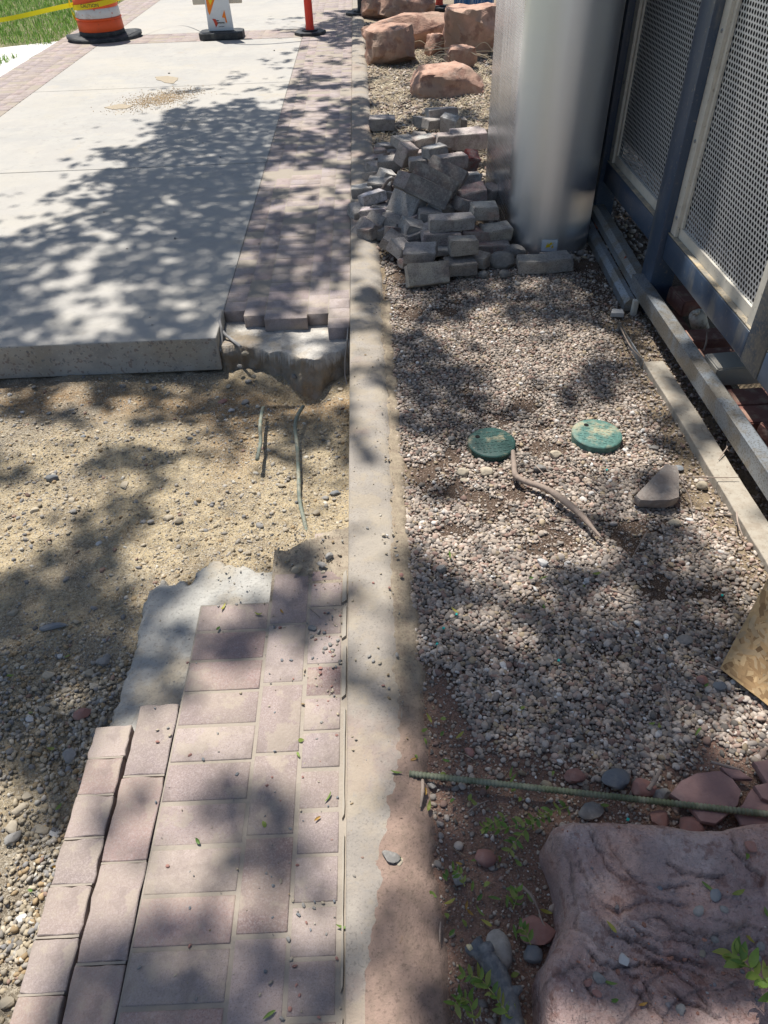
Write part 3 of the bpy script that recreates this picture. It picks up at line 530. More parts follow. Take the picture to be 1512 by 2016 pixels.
for k, (pp, lb) in enumerate((([(435, 612, .003), (433, 635, -.0), (440, 655, -.03), (455, 668, -.05), (474, 683, -.05)], 'long grey joint strip curling out over the exposed base at the slab corner'),
                   ([(432, 640, -.005), (428, 665, -.06), (430, 690, -.10)], 'short grey joint strip hanging down at the slab corner, the left one of the pair'),
                   ([(436, 645, -.01), (436, 668, -.05), (433, 692, -.08)], 'short grey joint strip hanging between the slab and the curled strip'))):
    b = MB(); P3 = [(*G(a, c, z), z) for a, c, z in pp]; b.tube(spline(P3, 5), .0075, 8); tag(sharpen(b.build('joint_strip', M['blackseal'])), lb, 'joint strip')
# corroded dowel bars
for pp, lb in ((((518, 803, -.10), (515, 815, -.08), (512, 840, -.075), (513, 870, -.07), (506, 905, -.065)), 'shorter greenish steel bar sticking out over the dirt'),
               (((597, 800, -.10), (586, 818, -.08), (581, 840, -.085), (585, 880, -.09), (588, 940, -.10), (590, 985, -.105), (600, 1030, -.115), (606, 1062, -.13)), 'longer bent greenish steel bar running down to the broken pavers')):
    b = MB(); sp = spline([(*G(a, c, z), z) for a, c, z in pp], 8); b.tube(sp, [.0075*(1+.08*math.sin(i*2.1)) for i in range(len(sp))], 10)
    tag(b.build('steel_bar', M['dowel'], smooth=True), lb, 'steel bar', 'steel bars sticking out in the trench')
# ------------------------------------------------------------------ single stones
def stone(name, pos, size, material, label, cat='stone', group=None, seed=0, k=3, ang=.95, cuts=9, rz=0, rough=.14, tilt=(0, 0), smooth=30):
    v = rockshape(k, seed, ang, cuts, rough)*np.array(size)
    me_v = v; o = mk(name, me_v, ICO[k][1], material, smooth=True); sharpen(o, smooth); o.location = pos; o.rotation_euler = (tilt[0], tilt[1], rz)
    return tag(o, label, cat, group)
TS = [(103, 942, .024, 'b', 'blue-grey angular chip at the left of the trench floor'), (163, 854, .013, 'b', 0), (372, 859, .013, 'b', 0), (148, 884, .009, 'b', 0), (294, 885, .012, 'g', 0), (143, 987, .017, 'y', 0),
      (146, 1012, .015, 'g', 0), (68, 1007, .018, 'y', 0), (332, 1024, .023, 'y', 'pale angular stone, the left of a touching pair in mid trench'), (354, 1032, .018, 'y', 'pale angular stone, the right of a touching pair in mid trench'), (397, 1047, .013, 'y', 0),
      (512, 1037, .015, 'g', 0), (563, 1047, .014, 'y', 0), (555, 959, .017, 'y', 0), (623, 1012, .018, 'y', 0), (452, 791, .017, 'w', 'round white stone below the slab corner'), (435, 773, .022, 'r', 'pale pinkish split stone below the slab corner'),
      (442, 812, .009, 'w', 0), (236, 743, .017, 'g', 0), (299, 746, .017, 'g', 0), (284, 1035, .013, 'g', 0), (299, 1035, .013, 'g', 0), (492, 1098, .014, 'y', 0), (633, 844, .014, 'y', 0), (246, 957, .019, 'y', 0),
      (198, 1077, .012, 'w', 0), (30, 1210, .021, 'y', 0), (108, 1240, .042, 's', 'long dark slate piece lying flat in the dirt'), (153, 1230, .016, 'y', 'tan stone at the end of the long slate piece'), (166, 1410, .024, 'r', 'reddish brick chip among the grey stones'),
      (136, 1486, .026, 'g', 'flat grey flake lying by the broken paver corner'), (33, 1584, .022, 'y', 0), (178, 1330, .020, 'y', 0), (213, 1300, .020, 'g', 0), (190, 1355, .018, 'y', 0), (200, 1385, .016, 'g', 0), (205, 1308, .022, 'g', 0),
      (100, 1335, .022, 'y', 0), (130, 1360, .014, 'y', 0), (75, 1625, .02, 'y', 0), (100, 1630, .017, 'w', 0), (20, 1640, .025, 'g', 0), (50, 1560, .015, 'y', 0), (18, 1620, .02, 'y', 0), (60, 745, .014, 'g', 0), (40, 803, .012, 'w', 0), (93, 803, .013, 'b', 0), (12, 760, .013, 'w', 0),
      (640, 975, .017, 'g', 0), (660, 965, .02, 'b', 0), (480, 775, .022, 'g', 'rough grey lump under the exposed base'), (90, 1400, .018, 'y', 0), (60, 1420, .015, 'w', 0), (20, 1480, .014, 'g', 0), (38, 1870, .016, 'y', 0), (15, 1975, .017, 'y', 0), (30, 1800, .014, 'w', 0), (120, 1295, .012, 'w', 0)]
MS = {'b': 'bluestone', 'g': 'greystone', 'y': 'beigestone', 'w': 'beigestone', 'r': 'redstone', 's': 'bluestone'}
GL = {'b': 'small blue-grey stone lying loose on the trench floor', 'g': 'grey angular stone lying loose in the trench', 'y': 'pale tan angular stone lying loose in the trench', 'w': 'small whitish stone lying loose in the trench'}
M['whitestone'] = mat('white_rock', (.50, .48, .45), .85, layers=[(30, 6, .5, .7, (.45, .42, .38), .6)], bump=[(70, .4, .004)]); MS['w'] = 'whitestone'
for i, (a, c, s_, t_, lb) in enumerate(TS):
    x, y = G(a, c, -.12); z = float(soilz(np.array(x), np.array(y)))
    if t_ == 's': sz = (s_, s_*.33, s_*.2); rz = .15
    else: sz = (s_*RS.uniform(.85, 1.1), s_*RS.uniform(.6, .85), s_*RS.uniform(.4, .6)); rz = RS.uniform(-.7, .9)
    stone('loose_stone', (x, y, z+sz[2]*.55), sz, M[MS[t_]], lb or GL[t_], 'stone', 'single stones in the trench', 200+i, 2 if s_ < .02 else 3, rz=rz)
for i in range(16):
    x = RS.uniform(-.70, -.15); y = float(np.interp(x, [-.72, -.5, -.33, -.1], [3.0, 2.96, 2.86, 2.93]))-RS.uniform(-.02, .16); zz = -.08-max(0, (2.97-y))*1.2; s_ = RS.uniform(.008, .02)
    if x > -.42 and RS.rand() < .6: continue
    stone('loose_stone', (x, y, max(zz, float(soilz(np.array(x), np.array(y))))+.004), (s_, s_*.8, s_*.6), M[['greystone', 'beigestone'][i % 2]], 'crumbled %s lump caught on the broken edge below the brick strip' % ['grey', 'tan'][i % 2], 'stone', 'crumbled lumps on the broken base edge', 1500+i, 2, rz=RS.uniform(0, 3))
# stones lying on pavers, curb
PS = [(585, 1123, .018, 'y', 'largest yellowish stone on the dirty paver corner'), (610, 1125, .011, 'y', 0), (633, 1113, .015, 'g', 'flat grey stone next to the yellowish stones on the pavers'), (648, 1097, .014, 'g', 'grey stone touching the flat one near the curb'), (636, 1128, .009, 'y', 0), (614, 1238, .012, 'b', 'dark round stone on the pavers near the curb'),
      (430, 1194, .005, 'g', 0), (466, 1190, .005, 'g', 0), (370, 1305, .005, 'r', 0), (372, 1258, .005, 'g', 0), (400, 1495, .005, 'b', 0), (467, 1525, .005, 'b', 0), (429, 1445, .005, 'g', 0), (310, 1438, .0045, 'y', 0), (331, 1433, .004, 'g', 0), (335, 1448, .005, 'y', 0),
      (555, 1300, .005, 'b', 0), (573, 1300, .005, 'b', 0), (631, 1316, .006, 'r', 0), (631, 1326, .006, 'r', 0), (560, 1235, .005, 'y', 0), (552, 1236, .006, 'r', 0), (628, 1244, .008, 'g', 0), (614, 1254, .008, 'g', 0), (650, 1270, .008, 'g', 0), (640, 1277, .007, 'g', 0), (655, 1280, .007, 'g', 0), (665, 1262, .007, 'g', 0), (663, 1448, .005, 'r', 0), (658, 1370, .004, 'g', 0),
      (330, 1705, .005, 'r', 0), (523, 1913, .005, 'b', 0), (275, 1905, .005, 'g', 0), (590, 1960, .004, 'r', 0), (555, 2005, .006, 'g', 0), (770, 1690, .020, 'g', 'dark crumbly lump casting a shadow on the edge of the curb'), (788, 1698, .010, 'y', 0),
      (723, 1040, .006, 'g', 0), (756, 1055, .009, 'y', 0), (763, 1055, .006, 'w', 0), (757, 1068, .005, 'y', 0), (778, 1080, .006, 'g', 0), (782, 1095, .007, 'g', 0), (790, 1133, .008, 'r', 'small red chip at the curb edge by the gravel'), (735, 1148, .005, 'r', 0), (767, 1158, .006, 'r', 0), (782, 1290, .008, 'g', 0), (727, 1292, .006, 'g', 0),
      (735, 1302, .006, 'g', 0), (748, 1306, .006, 'y', 0), (766, 1355, .005, 'g', 0), (755, 1350, .005, 'r', 0), (740, 880, .004, 'g', 0), (712, 800, .004, 'g', 0), (730, 600, .004, 'g', 0), (345, 470, .01, 'b', 0), (205, 418, .008, 'g', 0), (333, 145, .012, 'g', 0), (540, 100, .012, 'g', 0), (400, 282, .008, 'b', 0), (434, 310, .008, 'b', 0), (250, 490, .006, 'g', 0), (510, 480, .006, 'g', 0), (598, 200, .008, 'g', 0), (300, 640, .006, 'g', 0), (295, 625, .005, 'g', 0)]
for k in range(110):
    c = 1150+RS.rand()*860; lo = 430-.24*(c-1188)*0; a = RS.uniform(520, 672) if RS.rand() < .7 else RS.uniform(300, 600)
    if c < 1190 and a < 560: continue
    if RS.rand() < .35: a = 640+RS.normal(0, 18); c = 1270+RS.normal(0, 70)
    PS.append((a, c, RS.uniform(.0022, .0055), RS.choice(['g', 'r', 'b', 'y']), 0))
PG = {'b': 'tiny dark stone scattered on the pavement', 'g': 'tiny grey stone scattered on the pavement', 'y': 'tiny tan stone scattered on the pavement', 'r': 'tiny red-brown stone scattered on the pavement', 'w': 'tiny white stone scattered on the pavement'}
for i, (a, c, s_, t_, lb) in enumerate(PS):
    zz = .016 if 690 < a < 790 else (.012 if (a > 560 and 1040 < c < 1180) else .0); x, y = G(a, c, zz)
    stone('pavement_stone', (x, y, zz+s_*.35), (s_*RS.uniform(.9, 1.2), s_*RS.uniform(.6, .9), s_*RS.uniform(.45, .7)), M[MS[t_]], lb or PG[t_], 'stone', 'stones scattered on the pavement', 300+i, 2 if s_ < .012 else 3, rz=RS.uniform(0, 6))
# stones in the bed
BS = [(912, 926, .024, 'y', 'angular tan stone, the left of two below the green lids'), (956, 927, .026, 'y', 'angular tan stone, the right of two below the left green lid'), (914, 940, .016, 'y', 'flat pale stone tucked under the left tan stone'), (890, 862, .017, 'g', 'grey stone to the left of the left green lid'), (1093, 896, .024, 'y', 'tan stone between the two green lids'), (1063, 922, .023, 'g', 'pinkish round stone right of the long root'),
      (1337, 913, .022, 'b', 'thin grey-green flake behind the triangular stone'), (1386, 947, .024, 'y', 'tan stone half sunk in dirt near the edging board'), (1331, 1022, .020, 'y', 'round yellowish stone below the triangular stone'), (1360, 1015, .013, 'w', 'pale flat stone right of the round yellowish stone'), (1290, 873, .022, 'g', 'pale grey flat stone below the right green lid'), (1068, 1105, .019, 'w', 'white stone in the middle of the gravel'), (1156, 1138, .012, 'w', 'small white stone right of the middle of the gravel'),
      (869, 1118, .019, 'g', 'grey stone in the brown patch near the curb'), (954, 1687, .026, 'r', 'round pinkish cobble in the red dirt'), (983, 1868, .034, 'G', 'smooth rounded grey cobble leaning on the broken branch'), (1215, 1530, .036, 'b', 'large greenish-grey cobble just above the green bar'), (1133, 1522, .026, 'r', 'reddish-grey stone above the green bar'), (1268, 1545, .032, 'r', 'dark red stone with a split face above the green bar'),
      (1305, 1556, .024, 'g', 'grey-red stone beside the flagstone'), (903, 1730, .017, 'g', 'grey pointed stone in the red dirt'), (850, 1545, .012, 'g', 'pale pebble beside the end of the green bar'), (1060, 1830, .04, 'r', 'mauve broken rock beside the sandstone slab'), (1050, 1875, .022, 'b', 'blue-grey stone at the foot of the sandstone slab'), (925, 1478, .016, 'r', 'brick-red fragment in the grey gravel, left of middle'), (1385, 1335, .017, 'r', 'dark red fragment lying in gravel left of the strand board'), (1420, 1345, .02, 'b', 'shiny grey stone at the corner of the strand board'), (1350, 1255, .024, 'g', 'flat grey stone in the shaded gravel left of the board'),
      (1165, 1590, .03, 'g', 'flat grey piece under the green bar'), (1300, 1610, .028, 'r', 'dark red chip between the flagstone and the slab'), (1360, 1625, .03, 'r', 'broken red chip against the top of the slab')]
for i, (a, c, s_, t_, lb) in enumerate(BS):
    x, y = G(a, c, 0); z = float(bedz(np.array(x), np.array(y)))+.008; g_ = t_ == 'G'
    sz = (s_*(.75 if g_ else 1), s_*(1.15 if g_ else .75), s_*.6)
    if 'flat' in lb or 'flake' in lb: sz = (s_, s_*.7, s_*.3)
    stone('bed_stone', (x, y, z+sz[2]*.45), sz, M['greystone' if g_ else MS[t_]], lb, 'stone', 'larger stones in the planting bed', 700+i, 3, ang=.5 if g_ or 'round' in lb else .9, cuts=5 if g_ else 9, rz=RS.uniform(-.5, .5), rough=.07 if g_ else .14)
def slabstone(name, pix, z, th, material, label, cat, seed, tilt=None, st=.01, amp=.005, grain=.006):
    P2 = roughen([G(a, c, z) for a, c in pix], st, amp, seed); cx = sum(p[0] for p in P2)/len(P2); cy = sum(p[1] for p in P2)/len(P2)
    bm = bmesh.new(); P = [(p[0]-cx, p[1]-cy) for p in P2]; n = len(P); V = []; rings = [(.94, -th), (1.0, -th*.6), (1.0, -th*.25), (.975, -.0), (.8, .002), (.6, .003), (.4, .003), (.2, .003)]
    for sc, zz in rings: V.append([bm.verts.new((p[0]*sc, p[1]*sc, zz)) for p in P])
    for a, b_ in zip(V[:-1], V[1:]):
        for i in range(n): bm.faces.new((a[i], a[(i+1) % n], b_[(i+1) % n], b_[i]))
    bm.faces.new(V[-1]); bm.faces.new(V[0][::-1])
    for v in bm.verts:
        q = np.array([v.co.x*14+seed, v.co.y*14, v.co.z*14]); v.co.z += float((fbm(q, 4, seed)-.5)*grain*2)
    me = bpy.data.meshes.new(name); bm.to_mesh(me); bm.free(); me.materials.append(material); o = bpy.data.objects.new(name, me); COL.objects.link(o); o.location = (cx, cy, z)
    if tilt: o.rotation_euler = tilt
    sharpen(o, 40); return tag(o, label, cat)
M['flag'] = mat('red_flagstone', (.27, .165, .15), .88, layers=[(12, 6, .5, .68, (.36, .25, .22), .7), (40, 6, .56, .7, (.20, .12, .10), .5)], bump=[(30, .5, .004), (150, .5, .002)])
slabstone('triangular_stone', [(1252, 972), (1310, 917), (1332, 921), (1337, 935), (1339, 975), (1320, 982), (1262, 980)], .035, .04, mat('tan_rock', (.30, .255, .22), .9, layers=[(14, 7, .46, .6, (.21, .165, .14), .6), (40, 6, .52, .64, (.40, .36, .32), .5)], bump=[(30, .6, .006), (120, .7, .003)]), 'large triangular grey-brown stone lying on the gravel near the edging board', 'stone', 5, (math.radians(8), 0, 0), amp=.003)
slabstone('flagstone', [(1319, 1563), (1340, 1535), (1370, 1522), (1420, 1516), (1445, 1532), (1461, 1556), (1455, 1585), (1425, 1612), (1410, 1622), (1380, 1617), (1355, 1588)], .015, .018, M['flag'], 'largest flat red flagstone lying beneath the green bar', 'flagstone', 8)
slabstone('flagstone', [(1462, 1585), (1480, 1552), (1560, 1570), (1560, 1640), (1460, 1625), (1445, 1600)], .008, .014, M['flag'], 'flat mauve flagstone under the green bar at the right picture edge', 'flagstone', 9)
slabstone('flagstone', [(1482, 1498), (1540, 1490), (1560, 1560), (1512, 1545)], .02, .02, M['flag'], 'small red flagstone at the right edge, above the green bar', 'flagstone', 10)
slabstone('flagstone', [(1485, 1545), (1512, 1540), (1540, 1585), (1500, 1570)], .025, .014, M['flag'], 'small tilted red flagstone piece touching the right picture edge', 'flagstone', 11)
slabstone('flagstone', [(1418, 1510), (1455, 1515), (1482, 1535), (1440, 1532)], .01, .012, M['flag'], 'narrow red flake of flagstone just behind the largest flagstone', 'flagstone', 12)
# big layered sandstone slab
SP = [(1085, 1632), (1092, 1622), (1130, 1612), (1200, 1614), (1290, 1622), (1350, 1632), (1420, 1636), (1475, 1622), (1512, 1620)]
left = [(1078, 2030), (1074, 1960), (1072, 1905), (1080, 1880), (1095, 1862), (1105, 1830), (1118, 1790), (1116, 1740), (1108, 1700), (1095, 1668), (1086, 1650)]
SO = [G(a, c, .105) for a, c in left+SP]+[(1.0, .68), (1.12, .5), (1.12, -.25), (.25, -.25)]
SO = roughen(SO, .02, .006, 12)
X, Y, f = grid(.20, 1.16, -.3, .76, .0034); d = polydist(X, Y, SO); ins = inpoly(X, Y, SO); d = np.where(ins, d, -d)
wx = X+.13*(f2(X, Y, 5, 3, 91)-.5)+.016*(f2(X, Y, 34, 4, 191)-.5); wy = Y+.13*(f2(X, Y, 5, 3, 92)-.5)+.016*(f2(X, Y, 34, 4, 192)-.5)
q = .55*np.hypot((wx-.74)*.9, (wy-.60)*1.25)*2.2+.10*(f2(X, Y, 3.5, 3, 93)); q2 = .5*((wx-.62)*.8+(.36-wy)*1.3)
q = np.where(wy < .34-(wx-.62)*.35, .46+.25*np.sin(q2*6)+.12*f2(X, Y, 4, 3, 94), q)
lev = 13; fr = q*lev+1.1*f2(X, Y, 6, 3, 99); ff = fr-np.floor(fr); ter = (np.floor(fr)+sst(.94, 1.0, ff)-1.1*f2(X, Y, 6, 3, 99))/lev; on = sst(.40, .52, f2(X, Y, 6, 3, 193)+.12*np.exp(-(((X-.60)/.25)**2+((Y-.40)/.12)**2))); crk = np.exp(-((ff-.955)/.022)**2)*on
basin = .030*sst(.20, .50, q)-.028*np.exp(-(((wx-.64)/.18)**2+((wy-.40)/.055)**2))
Z = .128-.030*np.clip(q, 0, 1)-.085*(ter-q*1.)*on-.05*(q-.3)-.004*crk*on-.030*np.exp(-(((wx-.62)/.22)**2+((wy-.385)/.05)**2))+.012*(f2(X, Y, 9, 4, 95)-.5)+.006*(f2(X, Y, 45, 4, 96)-.5)
Z = Z+.010*np.exp(-((d-.03)/.04)**2); Z = Z-.035*np.exp(-np.clip(d, 0, 1)/.010)
Z = np.where(d > 0, Z, .06+d*9); Z = np.maximum(Z, -.08); base = np.array([.42, .285, .25]); pale = np.array([.52, .40, .36]); red = np.array([.37, .16, .11]); mau = np.array([.36, .265, .25])
a_ = f2(X, Y, 5, 4, 97)[..., None]; b_ = f2(X, Y, 16, 4, 98)[..., None]; XS0, YS0 = X+.018*(f2(X, Y, 45, 4, 401)-.5)+.03*(f2(X, Y, 7, 3, 403)-.5), Y+.018*(f2(X, Y, 45, 4, 402)-.5)+.03*(f2(X, Y, 7, 3, 404)-.5)
LEDGE = [([(910, 680), (950, 760), (1000, 800), (1080, 815), (1200, 820), (1290, 770)], .006), ([(640, 730), (760, 820), (900, 880), (970, 890), (1090, 850)], .006), ([(490, 960), (620, 1010), (800, 940), (880, 960), (950, 970), (1060, 1000)], .008),
         ([(700, 1060), (860, 1040), (960, 1110), (1080, 1150), (1200, 1130), (1320, 1110), (1400, 1060)], .010), ([(620, 1020), (740, 1130), (880, 1160), (960, 1150), (1080, 1190), (1220, 1200), (1400, 1220), (1470, 1150)], .009), ([(480, 1000), (600, 1130), (760, 1190), (900, 1240), (1050, 1280), (1280, 1275)], .009),
         ([(400, 1200), (500, 1310), (640, 1330), (780, 1300), (900, 1310)], .007), ([(690, 1340), (800, 1430), (900, 1580), (1000, 1690)], .008), ([(900, 1400), (1060, 1520), (1200, 1560), (1290, 1640)], .008), ([(700, 1440), (830, 1530), (900, 1610)], .006), ([(380, 560), (400, 700), (440, 830), (480, 960)], .006), ([(450, 520), (500, 640), (600, 760), (720, 860)], .006),
         ([(340, 600), (370, 800), (380, 1000), (360, 1150)], .006), ([(1300, 560), (1310, 680), (1360, 760), (1460, 830), (1480, 1000)], .008), ([(560, 560), (600, 680), (680, 760)], .004), ([(820, 1260), (960, 1330), (1100, 1420), (1250, 1590)], .006), ([(300, 1300), (420, 1400), (520, 1560)], .005)]
CRK = np.zeros_like(X)
for pl, hh_ in LEDGE:
    P_ = [G(1000+a/2.953, 1450+c/2.953, .11) for a, c in pl]; best = np.full(X.shape, 9.); sg = np.zeros_like(X); tb = np.zeros_like(X)
    for i_, ((x0, y0), (x1, y1)) in enumerate(zip(P_[:-1], P_[1:])):
        dx, dy = x1-x0, y1-y0; t = np.clip(((XS0-x0)*dx+(YS0-y0)*dy)/(dx*dx+dy*dy), 0, 1); dd_ = np.hypot(XS0-x0-t*dx, YS0-y0-t*dy); m_ = dd_ < best
        sg = np.where(m_, np.sign(dx*(YS0-y0)-dy*(XS0-x0)), sg); tb = np.where(m_, (i_+t)/(len(P_)-1), tb); best = np.where(m_, dd_, best)
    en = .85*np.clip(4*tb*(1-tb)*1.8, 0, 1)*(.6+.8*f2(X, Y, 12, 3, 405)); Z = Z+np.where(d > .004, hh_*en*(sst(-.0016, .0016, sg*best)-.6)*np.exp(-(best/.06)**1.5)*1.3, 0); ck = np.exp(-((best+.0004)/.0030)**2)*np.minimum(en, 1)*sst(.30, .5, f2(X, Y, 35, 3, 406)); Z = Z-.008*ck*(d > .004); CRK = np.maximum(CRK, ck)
c = base*(1-sst(.45, .65, a_))+pale*sst(.45, .65, a_); c = c*(1-.6*sst(.5, .35, a_))+mau*.6*sst(.5, .35, a_)
edge_ = (np.exp(-((fr-np.floor(fr)-.86)/.10)**2))[..., None]; rz_ = (np.exp(-(((wx-.64)/.22)**2+((wy-.385)/.05)**2)))[..., None]
c = c*(1-.55*rz_*sst(.35, .6, b_))+red*.55*rz_*sst(.35, .6, b_); c = c*(1-.55*crk[..., None]); c = c*(1-.75*np.clip(CRK, 0, 1)[..., None]); c = c*(.72+.56*f2(X, Y, 55, 4, 197)[..., None])  # cracks darkened in colour for crevice shade and dirt
keep = (d > -.022).ravel(); fk = f[keep[f].any(1)]
tag(mk('sandstone_slab', np.stack([X.ravel(), Y.ravel(), Z.ravel()], 1), fk, M['sandstone'], c.reshape(-1, 3), True), 'big layered pink-red sandstone slab filling the bottom right corner', 'rock')
def slabz(x, y):
    i = int(round((y+.3)/.0034)); j = int(round((x-.20)/.0034)); return float(Z[min(max(i, 0), Z.shape[0]-1), min(max(j, 0), Z.shape[1]-1)])
# crumbs on the slab
n = 1500; x = RS.uniform(.28, 1.0, n); y = RS.uniform(.2, .66, n); w = .10+.9*np.exp(-(((x-.62)/.25)**2+((y-.37)/.06)**2))+.5*(x > .72)*(y > .55)*0; k = (RS.rand(n) < w) & inpoly(x, y, SO) & (polydist(x, y, SO) > .02); x = x[k]; y = y[k]
zz = np.array([slabz(a, c2_) for a, c2_ in zip(x, y)]); s = .0015*(RS.pareto(2.2, len(x))+1); s = np.clip(s, .001, .006)
tag(scatter('rubble', np.stack([x, y, zz+s*.3], 1), np.stack([s*1.2, s, s*.7], 1), RS.uniform(-3, 3, (len(s), 3)), palette(len(s), [(.33, .16, .11, 3), (.30, .22, .20, 3), (.45, .40, .36, 1), (.22, .2, .2, 1)]), ANG, ICO[1][1], M['stones'], False), kind='stuff', label='reddish crumbs of stone scattered on the sandstone slab', cat='rubble')
for i, (a, c_, s_, t_, lb) in enumerate([(1297, 1750, .009, 'b', 'dark bluish stone on the right of the sandstone slab'), (1404, 1768, .013, 's', 'dark slate-blue stone standing on the sandstone slab'), (1370, 1797, .013, 'g', 'flat grey stone on the sandstone slab below the yellow leaf'), (1420, 1797, .009, 'g', 'little grey-green stone right of the flat grey stone on the slab'), (1408, 1847, .009, 'g', 'grey cube-like stone on the lower ledge of the slab'), (1390, 1867, .009, 'y', 'pointed beige stone below the cube-like stone'), (1228, 1890, .013, 'w', 'bright white chip in the hollow of the sandstone slab'), (1179, 1925, .013, 'g', 'pale triangular stone on the lower slab'), (1343, 1985, .011, 'g', 'grey pebble near the bottom of the slab'), (1158, 1935, .009, 'r', 'small red cube of rock left on the lower slab'), (1175, 1957, .009, 'r', 'small red sliver below the triangular stone on the slab'), (1505, 1853, .012, 'g', 'pale grey stone at the right picture edge on the slab'), (1500, 1875, .013, 'g', 'second grey stone at the right edge, above the green sprig'), (1466, 1682, .014, 'r', 'flat red chip near the right end of the slab top')]):
    x, y = G(a, c_, .11); stone('slab_stone', (x, y, slabz(x, y)+s_*.3), (s_, s_*.8, s_*.5), M[MS[t_]], lb, 'stone', 'small stones on the sandstone slab', 800+i, 2, rz=RS.uniform(0, 3))
# ------------------------------------------------------------------ heap of pavers
def heap_brick(px_, py_, z, L_, W_, H_, yaw, pitch, roll, label, seed, col=None, chip=.3):
    bm = bmesh.new(); bmesh.ops.create_cube(bm, size=1)
    rs = np.random.RandomState(seed)
    for v in bm.verts:
        v.co = Vector((v.co.x*L_, v.co.y*W_, v.co.z*H_))+Vector(rs.normal(0, .0035, 3))
    if rs.rand() < chip:                                                          # a broken corner
        bm.verts.ensure_lookup_table(); v = bm.verts[rs.randint(8)]; g = bmesh.ops.bevel(bm, geom=[v], offset=rs.uniform(.02, .045), affect='VERTICES')
    bmesh.ops.bevel(bm, geom=bm.edges[:], offset=.004, segments=2, affect='EDGES')
    bmesh.ops.triangulate(bm, faces=bm.faces); bmesh.ops.subdivide_edges(bm, edges=[e for e in bm.edges if e.calc_length() > .02], cuts=2, use_grid_fill=True)
    bmesh.ops.triangulate(bm, faces=bm.faces)
    P_ = np.array([v.co[:] for v in bm.verts]); q = P_*30+seed*3.3
    P_ = P_+np.stack([fbm(q, 3, seed)-.5, fbm(q+5, 3, seed)-.5, fbm(q+9, 3, seed)-.5], 1)*.011
    bm.verts.index_update(); c0 = np.array(col if col is not None else [(.32, .285, .26), (.26, .24, .23), (.35, .30, .27), (.30, .24, .225)][rs.randint(4)])*(1.12 if col is None else 1.32)
    c = np.tile(c0, (len(P_), 1)); red = sst(.55, .62, fbm(P_*9+seed, 3, 3))[:, None]*(rs.rand() < .4); c = c*(1-.6*red)+np.array([.27, .12, .09])*.6*red
    lime = sst(.5, .6, fbm(P_*22+seed*2, 3, 5))[:, None]; c = c*(1-.5*lime)+np.array([.40, .365, .32])*.5*lime
    o = mk('paver_brick', P_, np.array([[w.index for w in f_.verts] for f_ in bm.faces]), M['brick'], c, True); bm.free(); sharpen(o, 35)
    x, y = G(px_, py_, z); o.location = (x, y, z); o.rotation_euler = Matrix.Rotation(math.radians(yaw), 3, 'Z').__matmul__(Matrix.Rotation(math.radians(pitch), 3, 'Y')).__matmul__(Matrix.Rotation(math.radians(roll), 3, 'X')).to_euler()
    return tag(o, label, 'paver', 'old pavers heaped by the steel column')
GENERIC = 'grey-brown paver half buried among the others in the heap'
